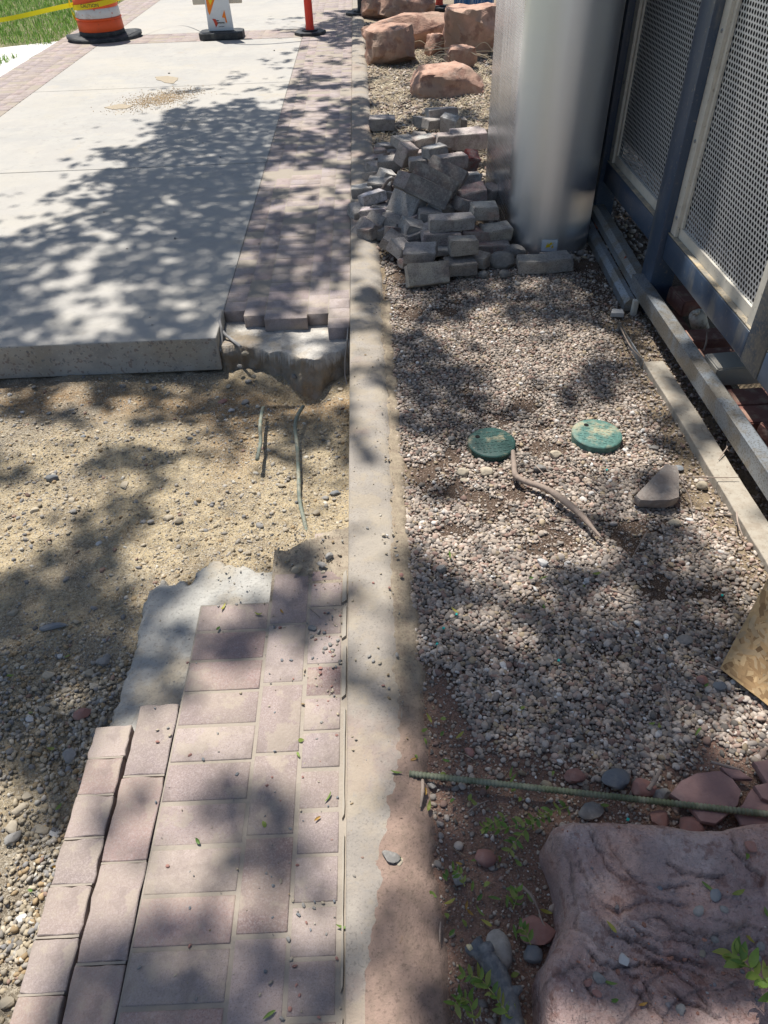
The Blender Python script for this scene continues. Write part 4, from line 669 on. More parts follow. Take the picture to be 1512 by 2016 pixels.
HB = [(842, 540, .045, .215, .105, .06, 14, 2, 62, 'pale cream paver standing on its long edge at the very front of the heap', (.40, .36, .29), 0),
 (828, 499, .085, .17, .11, .06, -14, -4, 8, 'purple-grey paver lying on top just behind the cream paver on edge'), (911, 484, .115, .145, .10, .075, 3, 0, -6, 'short thick beige paver block sitting on the front right of the heap', (.33, .30, .25), 0),
 (905, 522, .035, .16, .12, .065, 8, 0, 4, 'paver beneath the short thick block at the front of the heap'), (935, 510, .035, .10, .14, .06, 60, 0, 0, 'paver jutting back to the right under the thick block'),
 (790, 490, .05, .12, .11, .06, 45, 10, 18, 'tilted paver left of the front purple-grey one'), (772, 476, .06, .11, .10, .06, 60, -12, 30, 'paver tipped on its corner at the front left of the heap'),
 (868, 466, .075, .21, .105, .06, 2, 0, 0, 'long paver bearing two half pavers side by side', None, 0), (868, 440, .135, .135, .105, .065, 0, 0, 0, 'left half paver of the pair laid side by side', None, 0), (909, 436, .138, .125, .105, .065, 1, 0, 0, 'right half paver of the pair laid side by side', None, 0),
 (954, 415, .165, .14, .12, .075, 4, 0, -3, 'upper paver of the stack leaning at the column', (.31, .29, .25), 0), (938, 463, .075, .15, .105, .06, -3, 0, 0, 'reddish paver between the pair and the column', (.25, .15, .13), 0), (976, 456, .085, .16, .11, .065, 10, 0, 4, 'mortar crusted paver at the right end of the heap', (.33, .30, .25), 1),
 (962, 488, .03, .22, .10, .055, -2, 0, 0, 'dark flat paver at ground level, right front of the heap', (.20, .18, .17), 0), (1048, 519, .03, .15, .11, .06, -4, 0, 0, 'left paver of two lying end to end before the column', (.29, .27, .23), 0), (1095, 514, .03, .15, .12, .06, 7, 0, 0, 'right paver of two lying end to end before the column', (.22, .21, .195), 1),
 (800, 405, .11, .21, .13, .065, -48, 4, 58, 'broad square-faced paver tipped on its corner in the middle of the heap', (.31, .295, .28), 0),
 (843, 378, .20, .26, .10, .062, -24, 18, 68, 'lowest of three long dark pavers leaning parallel on top', (.17, .155, .14), 0), (857, 356, .235, .27, .10, .062, -26, 20, 62, 'middle of three long dark pavers leaning parallel on top', (.18, .16, .135), 0), (880, 340, .25, .24, .10, .062, -28, 18, 55, 'rearmost of three long dark pavers leaning parallel on top', (.19, .165, .15), 0),
 (803, 362, .17, .16, .10, .06, -30, 12, 50, 'pinkish paver end poking out behind the tipped square-faced one', (.29, .23, .21), 0), (928, 384, .15, .17, .11, .08, 14, -6, 12, 'reddish mottled paver resting beside the three leaning ones', (.28, .18, .16), 1), (966, 380, .13, .10, .10, .09, 40, 0, 10, 'dark broken lump wedged between heap and column', (.20, .16, .15), 1),
 (915, 404, .115, .12, .10, .07, 30, 20, 0, 'broken pinkish chunk beneath the reddish mottled paver', (.30, .23, .21), 1), (888, 316, .20, .18, .11, .07, 14, -3, -2, 'sunlit paver catching the light behind the three leaning ones', (.34, .28, .26), 0), (926, 316, .16, .09, .09, .10, 20, 10, 30, 'red-sided paver fragment behind the sunlit one', (.33, .06, .045), 0),
 (857, 298, .20, .14, .105, .065, 25, -4, -8, 'blue-grey paver above the three leaning ones', (.25, .25, .25), 0), (823, 322, .13, .12, .11, .07, 2, 0, 0, 'small paver left of the blue-grey one', None, 0), (799, 305, .15, .13, .09, .12, 50, 10, 20, 'rough pinkish broken lump on the left shoulder of the heap', (.31, .24, .22), 1),
 (766, 322, .09, .15, .12, .07, -3, 0, 0, 'pale topped paver on the left shoulder of the heap', (.30, .27, .24), 0), (748, 304, .05, .08, .10, .07, 5, 0, 0, 'red-brown half paver sticking out at the far left', (.27, .15, .12), 0), (832, 279, .12, .15, .11, .065, 16, -4, 0, 'bright topped paver upslope of the rough pinkish lump', (.32, .31, .28), 0),
 (797, 280, .12, .16, .13, .06, 30, 6, 6, 'flat rough slab fragment lying on the upper left of the heap', (.30, .28, .26), 1), (877, 276, .15, .125, .11, .075, -2, 0, 0, 'block-shaped half paver in the upper middle of the heap', None, 0), (921, 272, .15, .25, .12, .10, 6, 0, 8, 'large purple-grey paver lump beside the column top of the heap', (.25, .205, .20), 1),
 (869, 222, .14, .22, .15, .06, 8, -3, -6, 'topmost pale paver at the far end of the heap', (.40, .40, .39), 0), (856, 243, .10, .17, .12, .065, 24, 4, 0, 'grey paver right below the topmost pale one', None, 0), (886, 246, .11, .14, .07, .13, -35, 10, 18, 'paver standing on end at the far end of the heap', (.36, .35, .33), 0), (829, 240, .06, .12, .10, .07, 60, 6, 4, 'rounded worn fragment at the far left of the upper heap', None, 1),
 (908, 248, .07, .07, .09, .11, 4, 0, 0, 'narrow upright piece at the far right of the upper heap', (.34, .30, .26), 0), (753, 241, .05, .20, .14, .085, -4, 0, 2, 'single paver lying apart to the upper left of the heap', (.29, .26, .25), 1),
 (711, 375, .04, .13, .12, .06, 4, 0, 0, 'pale topped paver against the curb', (.38, .36, .33), 0), (733, 390, .09, .15, .09, .065, 24, -6, -10, 'white dusted paver near the curb', (.42, .38, .37), 0), (748, 364, .06, .15, .11, .065, -14, 0, 8, 'blue-grey paver left of the bark strip', (.24, .245, .25), 0), (762, 346, .09, .10, .09, .06, 30, 20, 10, 'pale corner of a paver peeking above the bark strip', (.40, .38, .35), 0),
 (705, 418, .03, .10, .12, .07, 20, 0, 10, 'worn lump of paver lying against the curb', None, 1), (735, 420, .055, .15, .10, .055, -8, 0, -8, 'mauve paver below the white dusted one', (.31, .26, .26), 0), (770, 421, .05, .11, .11, .06, 10, 0, 0, 'squarish grey half paver in the left part of the heap', (.26, .26, .26), 0), (720, 453, .035, .16, .12, .05, -62, 6, 52, 'pinkish slab leaning over the curb edge', (.34, .28, .26), 1),
 (740, 440, .055, .13, .10, .06, -50, 8, 50, 'paver leaning behind the pinkish slab by the curb', None, 0), (756, 455, .03, .12, .10, .06, 20, 0, 0, 'dark paver at ground level left front', (.19, .18, .18), 0), (781, 446, .06, .11, .10, .08, 35, 15, 10, 'dark rough broken lump left of the round-faced fragment', (.20, .19, .18), 1), (812, 455, .06, .14, .12, .10, 25, 20, 15, 'largest dark broken chunk with a rough face in the front middle', (.19, .185, .18), 1),
 (918, 352, .13, .16, .10, .06, 8, 0, -4, 'bright sunlit paver right of the leaning ones', (.44, .42, .38), 0), (823, 331, .08, .10, .10, .06, -2, 0, 0, GENERIC, (.42, .38, .33), 0), (873, 492, .03, .14, .10, .03, 3, 0, 0, 'thin flat paver slice beneath the thick block', (.36, .34, .31), 0), (799, 517, .025, .07, .06, .045, 20, 0, 0, 'small broken corner piece at the front left of the heap', None, 1), (845, 425, .09, .13, .10, .07, 10, 5, 0, GENERIC), (868, 412, .10, .12, .11, .09, 40, 18, 20, 'grey wedge-shaped fragment above the side by side pair', (.27, .26, .25), 1)]
for i, h in enumerate(HB):
    h = list(h)+[None, .3][len(h)-10:] if len(h) < 12 else list(h)
    heap_brick(*h[:10], 900+i, h[10], 1 if h[11] == 1 else (0 if h[11] == 0 else .3))
for i in range(46):
    a = RS.uniform(735, 935); c = RS.uniform(265, 480); c = min(max(c, 250+(920-a)*.25), 470); mid = math.exp(-((a-850)/75)**2-((c-370)/75)**2)
    heap_brick(a, c, .03+.11*mid*RS.rand(), .2 if RS.rand() < .5 else .12, .1, .06, RS.uniform(-60, 60), RS.uniform(-12, 12), RS.uniform(-15, 15), GENERIC, 1000+i, None, .3)
for a, c, s_, lb, sd_ in ((1015, 489, .062, 'rounded grey stone touching the base of the steel column', 1), (990, 508, .075, 'lumpy grey stone in front of the rounded one at the column', 2), (953, 528, .03, 'small brownish stone right of the front pavers', 3), (995, 528, .035, 'brown stone before the lumpy grey one', 4), (1020, 545, .02, 'small pale stone before the two end to end pavers', 5), (1100, 540, .022, 'small upright stone before the right paver of the two', 6), (735, 487, .025, 'small stone between the heap and the curb', 7)):
    x, y = G(a, c, .03); stone('heap_stone', (x, y, -.02+s_*.5), (s_, s_*.75, s_*.7), M['greystone'], lb, 'stone', None, 1100+sd_, 3, ang=.6, cuts=6, rough=.1)
b = MB(); b.tube(spline([(*G(a, c, z), z) for a, c, z in ((690+255/3.36*1, 180+690/3.36, .10), (745, 372, .13), (762, 355, .17), (778, 350, .18), (795, 357, .17))], 6), [.004]+[.011]*19+[.006]*5, 8) if False else b.tube(spline([(*G(a, c, z), z) for a, c, z in ((748, 385, .09), (757, 365, .14), (772, 352, .17), (795, 358, .17))], 6), .009, 8)
tag(b.build('bark_strip', M['wood'], smooth=True), 'curved strip of brown bark caught between the left pavers of the heap', 'bark strip')
# ------------------------------------------------------------------ boulders
def boulder(x, y, zc, sx, sy, sz, rz, seed, label, box=.6, tilt=(0, 0)):
    v = ICO[4][0].copy(); m_ = np.abs(v).max(1)[:, None]; box = min(1, box+.15); v = v*(1-box)+v/m_*box*.92; rs = np.random.RandomState(seed)
    for c in range(15):
        n = rs.normal(size=3); n /= np.linalg.norm(n); d_ = rs.uniform(.78, 1.02); t = v@n-d_; v -= np.clip(t, 0, 9)[:, None]*n*.98
    v *= (1+.13*(fbm(v*1.9+seed, 5, seed)-.5)*2)[:, None]; v *= (1+.05*(np.abs(fbm(v*6+seed, 4, seed+9)-.5)*4-.5))[:, None]
    o = mk('sandstone_boulder', v*np.array([sx, sy, sz]), ICO[4][1], M['boulder'], smooth=True); sharpen(o, 24); o.location = (x, y, zc); o.rotation_euler = (tilt[0], tilt[1], rz); return tag(o, label, 'boulder', 'red sandstone boulders in the bed')
boulder(.30, 8.95, .13, .28, .26, .21, .05, 21, 'blocky sandstone boulder with a pale streaked front face nearest the curb', .75)
boulder(.50, 9.75, .10, .55, .22, .21, .12, 22, 'long low boulder lying behind the blocky one with the streaked face')
boulder(1.20, 9.15, .18, .33, .30, .27, -.08, 23, 'big square boulder with a flat sunlit top partly behind the steel column', .8)
boulder(1.0, 8.45, .07, .17, .13, .13, .1, 24, 'small boulder at the foot of the big square one')
boulder(.76, 7.50, .06, .36, .24, .15, .2, 25, 'low wide boulder with a dark front face nearest the paver heap', .5, (.1, 0))
boulder(.82, 9.25, .05, .14, .12, .13, .4, 26, 'small rock half hidden in the gap between the larger boulders')
boulder(.22, 11.9, .12, .22, .2, .18, .1, 27, 'dark boulder beside the black post base at the top', .6)
boulder(.62, 11.75, .10, .42, .22, .17, -.05, 28, 'dark flat-topped boulder in the shade at the top of the bed', .7)
for k in range(26):
    x0, y0 = RS.uniform(.5, 1.2), RS.uniform(8.3, 9.3); a = RS.uniform(-.9, .5); L_ = RS.uniform(.2, .5); b = MB(); z0 = .03+RS.rand()*.1
    b.tube(spline([(x0, y0, z0), (x0+.5*L_*math.cos(a), y0+.5*L_*math.sin(a)*.5, z0+RS.uniform(.0, .07)), (x0+L_*math.cos(a), y0+L_*math.sin(a)*.5, max(.02, z0+RS.uniform(-.1, .04)))], 4), .0035, 5)
    tag(b.build('dry_stalk', M['straw_'] if 'straw_' in M else M.setdefault('straw_', mat('dry_stalk', (.55, .47, .34), .8))), 'bleached dry plant stalk lying in the gap between the boulders', 'plant stalk', 'dry stalks among the boulders')
# ------------------------------------------------------------------ steel column
def stadium(cx, y0, y1, r, n=24):
    return [(cx+r*math.cos(a), y0+r*math.sin(a)) for a in np.linspace(math.pi, 2*math.pi, n)]+[(cx+r*math.cos(a), y1+r*math.sin(a)) for a in np.linspace(0, math.pi, n)]
def column(name, cx, y0, y1, r, z1, material, label):
    e = empty(name, (cx, (y0+y1)/2, 0), label, 'column'); P = stadium(0, y0-(y0+y1)/2, y1-(y0+y1)/2, r); zs = np.linspace(-.08, z1, 22); n = len(P)
    V = [(p[0], p[1], z) for z in zs for p in P]; f = [(i*n+k, i*n+(k+1) % n, (i+1)*n+(k+1) % n, (i+1)*n+k) for i in range(len(zs)-1) for k in range(n)]
    o = mk('shell', V, np.array(f), material, smooth=True, parent=e)
    b = MB(); b.prism(P, z1-.002, z1+.012); b.build('cap', material, e); return e
colm = column('steel_column', .985, 4.0, 4.78, .232, 3.2, M['steel'], 'large brushed stainless steel column with a rounded front beside the paver heap')
def on_col(pxx, pyy):
    d = (pxx-756)/F*rt-(pyy-1008)/F*up+fw; o = np.array([0, 0, H]); c = np.array([.985, 4.0]); r = .2335
    a = d[0]**2+d[1]**2; b_ = -2*(d[0]*c[0]+d[1]*c[1]); cc = c@c-r*r; t = (-b_-math.sqrt(b_*b_-4*a*cc))/(2*a); return o+t*d
c0 = on_col(1082, 483); ang = math.atan2(c0[1]-4.0, c0[0]-.985); b = MB(); n = 8; P_ = []
for i in range(n+1):
    a = ang+(i/n-.5)*.36; P_.append((.985+.2335*math.cos(a)-.985, 4.0+.2335*math.sin(a)-4.39))
b.add([(x, y, z) for z in (-.0+c0[2]-.033, c0[2]+.03) for x, y in P_], [(i, i+1, n+2+i, n+1+i) for i in range(n)]); b.build('sticker', M['white'], colm)
b = MB()
for i, (u, v, w, h) in enumerate(((.25, .3, .3, .35), (.45, .5, .22, .3), (.6, .25, .16, .3), (.3, .62, .14, .12), (.66, .62, .1, .16))):
    a0 = ang+(u-.5)*.36; a1 = ang+(u+w-.5)*.36*1.0; z0 = c0[2]-.033+v*.063; b.add([(.2345*math.cos(a), -.39+.2345*math.sin(a), z) for a, z in ((a0, z0), (a1, z0+.006), (a1-.02, z0+h*.063), (a0+.02, z0+h*.05))], [(0, 1, 2, 3)])
b.build('sticker_print', M['signyellow'], colm)
# ------------------------------------------------------------------ blue framed enclosure with perforated panels
enc = empty('mesh_enclosure', (1.33, 3.2, 0), 'tall blue steel framed enclosure with perforated metal panels on the right', 'enclosure')
def off(a, b): return (a[0]-1.33, a[1]-3.2, a[2]), (b[0]-1.33, b[1]-3.2, b[2])
HT = 2.15; posts = [1.08, 2.085, 3.10, 4.115, 5.13]
for y in posts:
    b = MB(); lo_ = y < 3; b.box(*off((1.298 if lo_ else 1.275, y, .24 if lo_ else -.08), (1.38, y+.135, HT)), 0, .006); p = sharpen(b.build('post', M['bluedirty' if lo_ else 'blue'], enc), 40)
for y0, y1 in zip(posts[:-1], posts[1:]):
    a, c = y0+.137, y1-.002
    b = MB(); b.box(*off((1.300, a, .243), (1.40, c, .351)), 0, .006); sharpen(b.build('bottom_beam', M['blue'], enc), 40)
    b = MB(); b.box(*off((1.300, a, HT-.12), (1.40, c, HT)), 0, .006); b.build('top_beam', M['blue'], enc)
    fr = MB(); fr.box(*off((1.3025, a, .353), (1.326, c, .3565))); fr.build('sill', M['sill'], enc)
    fr = MB(); fr.box(*off((1.327, a, .3535), (1.337, c, .398))); fr.box(*off((1.312, c-.055, .3575), (1.3255, c, HT-.125))); fr.box(*off((1.3258, c-.078, .4), (1.336, c-.03, HT-.125))); fr.box(*off((1.312, a, .3575), (1.3255, a+.055, HT-.125)))
    pf = fr.build('panel_frame', M['dirtyalu'], enc)
    for zz in (.43, .73, 1.10):
        b = MB(); b.lathe([(.0, .004), (.005, .004), (.008, 0)], 10); o = b.build('rivet', M['galv'], pf); o.location = (1.3118-1.33, c-.030-3.2, zz); o.rotation_euler = (0, -math.pi/2, 0)
    # perforated sheet with real holes
    p = .0215; R = p/math.sqrt(3); ny = int((c-a-.05)/p); nzr = int((HT-.5)/(p*math.sqrt(3)/2))
    J, K_ = np.meshgrid(np.arange(ny), np.arange(nzr)); cy = a+.03+(J+.5*(K_ % 2))*p; cz = .395+K_*p*math.sqrt(3)/2
    an = np.arange(12)*math.pi/6+math.pi/6*0; ro = np.where(np.arange(12) % 2 == 0, p/2, R); oy = ro*np.cos(an); oz = ro*np.sin(an); iy = .0074*np.cos(an); iz = .0074*np.sin(an)
    cyf, czf = cy.ravel()[:, None], cz.ravel()[:, None]; nh = cyf.shape[0]
    V = np.zeros((nh, 24, 3)); V[:, :12, 1] = cyf+oy-3.2; V[:, :12, 2] = czf+oz; V[:, 12:, 1] = cyf+iy-3.2; V[:, 12:, 2] = czf+iz; V[..., 0] = 1.3375-1.33
    q_ = np.array([[k, (k+1) % 12, 12+(k+1) % 12, 12+k] for k in range(12)]); f = (np.arange(nh)*24)[:, None, None]+q_[None]
    mk('perforated_panel', V.reshape(-1, 3), f.reshape(-1, 4), M['perf'], parent=enc)
b = MB(); b.box(*off((1.62, .9, .25), (1.66, 5.7, HT))); b.box(*off((1.30, 5.6, .0), (1.62, 5.64, HT))); b.build('dark_backing', M['dark'], enc)  # near-black backing put in to make the unlit interior dark
b = MB(); b.box(*off((1.36, .9, HT+.002), (1.7, 5.7, HT+.03))); b.build('shade_cover', M['blue'], enc)  # unseen top cover added to keep daylight out of the interior
# rails along the enclosure foot
def rail(name, p, q, w, h, material, label, group=None, ch=.022):
    P0, Q0 = Vector(p), Vector(q); d = (Q0-P0).normalized(); s = Vector((d.y, -d.x, 0)).normalized(); u = Vector((0, 0, 1)); prof = [(-w/2, 0), (-w/2, h-ch), (-w/2+ch, h), (w/2, h), (w/2, 0)]; b = MB()
    n = 40; V = [P0+(Q0-P0)*(i/n)+s*a+u*c for i in range(n+1) for a, c in prof]; m_ = len(prof)
    b.add(V, [(i*m_+k, i*m_+(k+1) % m_, (i+1)*m_+(k+1) % m_, (i+1)*m_+k) for i in range(n) for k in range(m_)]+[tuple(range(m_)), tuple(n*m_+k for k in range(m_))])
    return tag(b.build(name, material, bevel=0), label, 'rail', group)
rail('metal_rail', (1.262, 3.205, .055), (1.268, .7, .055), .075, .07, M['galv'], 'dusty metal rail running along the brick row toward the strand board', 'metal rails at the enclosure foot')
rail('metal_rail', (1.262, 3.215, .055), (1.33, 5.2, .075), .065, .06, M['galv'], 'shaded upper metal rail leading behind the steel column', 'metal rails at the enclosure foot')
rail('metal_rail', (1.20, 3.10, -.01), (1.26, 4.9, .0), .045, .06, M['galv'], 'short low metal rail lying nearest the steel column foot', 'metal rails at the enclosure foot')
b = MB(); x, y = G(1250, 600, .03); b.box((x-.012, y-.012, -.03), (x+.014, y+.012, .055), 0, .003); b.box((x-.006, y-.016, .0), (x+.008, y-.0125, .04)); tag(b.build('bracket', M['dirtyalu']), 'small metal bracket at the end of the low rail', 'bracket')
# edging board and metal edging
def plank(name, pts, w, z0, z1, material, label, seed):
    L = [(p[0], p[1]) for p in pts]; Rr = [(p[0]+w, p[1]) for p in pts][::-1]; b = MB(); b.prism(roughen(L+Rr, .03, .003, seed), z0, z1); return tag(b.build(name, material, bevel=.003), label, 'edging')
plank('edging_board', [(1.128, 2.62), (1.138, 2.2), (1.140, 1.9), (1.15, 1.3), (1.155, .9)], .082, -.08, .006, M['board'], 'dusty edging board between the gravel and the brick row', 3)
b = MB(); b.prism([(1.112, 2.96), (1.116, 2.96), (1.126, 2.62), (1.122, 2.62)], -.05, .012); tag(b.build('metal_edging', M['galv']), 'thin strip of metal edging half buried at the far end of the board', 'edging')
b = MB(); x, y = G(1213, 612, .01); b.prism([(x-.03, y-.02), (x+.03, y-.03), (x+.035, y+.01), (x-.01, y+.025)], -.01, .012); tag(b.build('concrete_chip', M['whitestone'], bevel=.003), 'small white broken tile lying near the bracket', 'chip')
# red bricks below the enclosure
def redbrick(p, dims, rz, label, material='redbrick', seed=0, ry=0):
    bm = bmesh.new(); bmesh.ops.create_cube(bm, size=1)
    for v in bm.verts: v.co = Vector((v.co.x*dims[0], v.co.y*dims[1], v.co.z*dims[2]))
    bmesh.ops.bevel(bm, geom=bm.edges[:], offset=.005, segments=2, affect='EDGES'); bmesh.ops.triangulate(bm, faces=bm.faces); bmesh.ops.subdivide_edges(bm, edges=[e for e in bm.edges if e.calc_length() > .02], cuts=2, use_grid_fill=True); bmesh.ops.triangulate(bm, faces=bm.faces)
    P_ = np.array([v.co[:] for v in bm.verts]); q = P_*28+seed; P_ = P_+np.stack([fbm(q, 3, seed)-.5, fbm(q+5, 3, seed)-.5, fbm(q+9, 3, seed)-.5], 1)*.006; bm.verts.index_update()
    o = mk('red_brick', P_, np.array([[w.index for w in f_.verts] for f_ in bm.faces]), M[material], smooth=True); bm.free(); sharpen(o, 35); o.location = p; o.rotation_euler = (0, ry, rz); return tag(o, label, 'brick', 'bricks under the enclosure')
y = 3.02
for i in range(11):
    redbrick((1.345, y-.10, -.012), (.10, .192, .085), RS.uniform(-.03, .03), '%s red brick along the foot of the rail, counted from the blue post' % ordn[i], seed=i); y -= .2
for i, (a, c, z, dm, rz, mt, lb) in enumerate(((1368, 590, .075, (.19, .16, .075), .1, 'redbrick', 'cracked dark red brick resting in front of the pipe cap'), (1395, 668, .045, (.2, .10, .05), .05, 'redbrick', 'dusty sunlit brick just below the pipe cap'), (1415, 705, .045, (.2, .09, .05), .02, 'redbrick', 'brick with a short stick on it beneath the big blue beam'),
                                          (1440, 725, .085, (.22, .12, .08), .05, 'greyblock', 'grey concrete block resting on the bricks below the beam'), (1465, 795, .05, (.22, .11, .07), .03, 'redbrick', 'dark red brick behind the dusty rail at right'), (1480, 830, .05, (.22, .11, .07), .0, 'redbrick', 'lower dark red brick behind the dusty rail at right'), (1505, 860, .085, (.16, .12, .08), .3, 'redbrick', 'rounded red brick at the right picture edge'))):
    x, y = G(a, c, z); redbrick((max(x, 1.41), y, z), dm, rz, lb, mt, 40+i)
x, y = G(1378, 625, .07); e = empty('pipe_cap', (x, y, .05), 'dirty white plastic pipe cap under the blue beam', 'pipe cap'); b = MB(); b.lathe([(0, .055), (.022, .055), (.034, .045), (.036, .02), (.036, -.05)], 24); o = b.build('cap', M['pvc'], e, smooth=True); o.rotation_euler = (.2, -.5, 0)
b = MB(); b.lathe([(0, .068), (.012, .068), (.015, .064), (.015, .05)], 12); o = b.build('plug', M['pvc'], e, smooth=True); o.rotation_euler = (.2, -.5, 0)
for pp, lb in ((((1168, 430, .05), (1175, 448, .06), (1190, 452, .06), (1200, 445, .03)), 'thin red-orange cable looping by the low rail near the column'), (((1232, 505, .12), (1222, 525, .05), (1232, 545, .02), (1252, 552, .02)), 'brown cable looping between the two rails near the post')):
    b = MB(); b.tube(spline([(*G(a, c, z), z) for a, c, z in pp], 8), .004, 8); tag(b.build('cable', M.setdefault('cable', mat('cable_rubber', (.28, .09, .05), .6)), smooth=True), lb, 'cable')
# ------------------------------------------------------------------ strand board
A = np.array([.872, 1.09, .0]); e1 = np.array([.59, -.81, .0]); e1 /= np.linalg.norm(e1); e2 = np.array([.22, .27, .225]); e2 /= np.linalg.norm(e2); nn = np.cross(e1, e2); nn /= np.linalg.norm(nn); nn = nn if nn[2] > 0 else -nn
OS = roughen([(0, 0), (.6, -.02), (.6, .8), (.02, .8)], .01, .0016, 77); PP = [A+e1*u+e2*v for u, v in OS]; n = len(PP)
V = [p for p in PP]+[p+nn*.012 for p in PP]; VC = [(.42, .28, .15)]*(2*n); Fp = [tuple(range(n)), tuple(range(2*n-1, n-1, -1))]+[(i, n+i, n+(i+1) % n, (i+1) % n) for i in range(n)]
b = MB(); b.add(V, Fp); board = b.build('strand_board', M['osb']); a_ = board.data.color_attributes.new('Col', 'FLOAT_COLOR', 'POINT'); a_.data.foreach_set('color', np.tile([.44, .29, .14, 1.], len(board.data.vertices)).astype(np.float32))
tag(board, 'piece of wood strand board leaning at the right edge over the gravel', 'board')
V = []; Fq = []; C = []; oc = palette(2600, [(.36, .225, .105, 4), (.29, .175, .08, 3), (.44, .30, .155, 3), (.20, .115, .05, 1.6), (.37, .265, .15, 2)], .12)
for k in range(2600):
    u, v = RS.uniform(.0, .45), RS.uniform(.0, .6); a = RS.uniform(0, 3.14); l, w = RS.uniform(.008, .024), RS.uniform(.003, .0075); dz = .0122+.0000003*k
    c, s = math.cos(a), math.sin(a); quad = []
    for x, y in ((-l, -w*RS.uniform(.7, 1)), (-l*.5, -w), (l*.6, -w), (l, -w*RS.uniform(.5, 1)), (l*1.08, w*RS.rand()), (l*.5, w), (-l*.6, w), (-l*1.05, w*RS.rand())): quad.append((u+x*c-y*s, v+x*s+y*c))
    qa = np.array(quad)
    if not inpoly(qa[:, 0], qa[:, 1], OS).all(): continue
    m0 = len(V); V += [A+e1*p[0]+e2*p[1]+nn*dz for p in quad]; Fq.append(list(range(m0, m0+8))); C += [oc[k]]*8
o = mk('wood_strands', V, np.array(Fq), M['osb'], np.array(C), parent=board)
# ------------------------------------------------------------------ green valve lids
M['green2'] = mat('green_plastic_sunlit', (.065, .14, .12), .6, layers=[(9, 7, .50, .62, (.40, .34, .22), .75), (70, 6, .5, .62, (.12, .27, .23), .5)], bump=[(200, .2, .001)])  # paler copy of the lid green: sunlight put into its colour, plus dust
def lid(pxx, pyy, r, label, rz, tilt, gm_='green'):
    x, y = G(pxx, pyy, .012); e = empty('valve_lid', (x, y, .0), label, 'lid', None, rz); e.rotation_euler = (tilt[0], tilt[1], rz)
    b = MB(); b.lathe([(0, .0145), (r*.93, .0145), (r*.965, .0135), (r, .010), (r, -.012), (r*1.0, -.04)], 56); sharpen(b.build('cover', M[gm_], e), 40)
    b = MB()
    for i in range(-4, 5):                                                          # raised grid of treads
        for j in range(-4, 5):
            cx, cy = i*.0185, j*.0185
            if math.hypot(cx, cy) < r*.82 and math.hypot(cx+.045, cy-.035) > .017:
                if (i+j) % 2: b.box((cx-.0078, cy-.0035, .0143), (cx+.0078, cy+.0035, .0158))
                else: b.box((cx-.0035, cy-.0078, .0143), (cx+.0035, cy+.0078, .0158))
    b.build('tread', M[gm_], e)
    b = MB(); b.lathe([(0, .0162), (.0088, .0162), (.0088, .0145)], 20, (-.045, .035, 0)); b.build('hole_disc', M['hole'], e)  # black disc on the cover stands for the shade inside the hole
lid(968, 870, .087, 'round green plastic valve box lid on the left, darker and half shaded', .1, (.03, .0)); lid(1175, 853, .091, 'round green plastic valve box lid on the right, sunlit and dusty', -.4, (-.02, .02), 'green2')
# ------------------------------------------------------------------ ribbed green reinforcing bar
p0 = np.array([*G(806, 1523, .012), .012]); p1 = np.array([*G(1530, 1606, .022), .024]); p1 = p0+(p1-p0)*1.5; L_ = np.linalg.norm(p1-p0); N_ = int(L_/.0022); b = MB(); pts = [p0+(p1-p0)*i/N_ for i in range(N_+1)]
b.tube([tuple(p) for p in pts], [.0066+(.0016 if i % 4 in (0, 1) else 0) for i in range(N_+1)], 10); e = b.build('reinforcing_bar', M['epoxy']); sharpen(e, 60); tag(e, 'ribbed green coated reinforcing bar lying across the gravel and flagstones', 'steel bar')
# ------------------------------------------------------------------ roots, branches, twigs
def branch(name, pp, r, material, label, cat, group=None, n=10, jit=.0):
    sp = spline([(*G(a, c, z), z) for a, c, z in pp], 10); m_ = len(sp); rr = np.interp(np.linspace(0, 1, m_), np.linspace(0, 1, len(r)), r)
    rr = [q*(1+jit*(float(vn(np.array([i*.9, len(label)*1., 0.]), 3))-.5)) for i, q in enumerate(rr)]; b = MB(); b.tube(sp, rr, n); return tag(b.build(name, material, smooth=True), label, cat, group)
branch('dry_root', [(1010, 888, .03), (1012, 915, .028), (1016, 937, .022), (1040, 950, .018), (1075, 962, .02), (1110, 985, .022), (1145, 1015, .02), (1165, 1038, .018), (1183, 1058, .012)], [.008, .0095, .0105, .010, .0105, .012, .010, .007, .003], M['wood'], 'long curved dry root snaking from the left green lid across the gravel', 'root', None, 12, .25)
br = empty('broken_branch', (*G(960, 1900, 0), 0), 'dark grey broken branch lying in the red dirt at the bottom', 'branch')
sp = spline([(*G(a, c, z), z) for a, c, z in ((932, 1860, .02), (958, 1885, .022), (985, 1930, .022), (1002, 1975, .02), (1012, 2030, .018), (1018, 2080, .018))], 12); loc = np.array(br.location)
b = MB(); rr = np.interp(np.linspace(0, 1, len(sp)), [0, .08, .3, 1], [.0185, .0175, .0185, .021]); b.tube([tuple(np.array(p)-loc) for p in sp], list(rr), 16); o = b.build('stem', M['bark'], br, smooth=True)
V_ = np.array([v.co[:] for v in o.data.vertices]); nn_ = (fbm(V_*70, 4, 5)-.5)*.010; 
for v, k in zip(o.data.vertices, nn_): v.co += v.co.normalized()*0+Vector((k, k*.5, abs(k)*.6))
def sub(pp, r, material, name):
    b = MB(); b.tube([tuple(np.array((*G(a, c, z), z))-loc) for a, c, z in pp], r, 10); b.build(name, material, br, smooth=True)
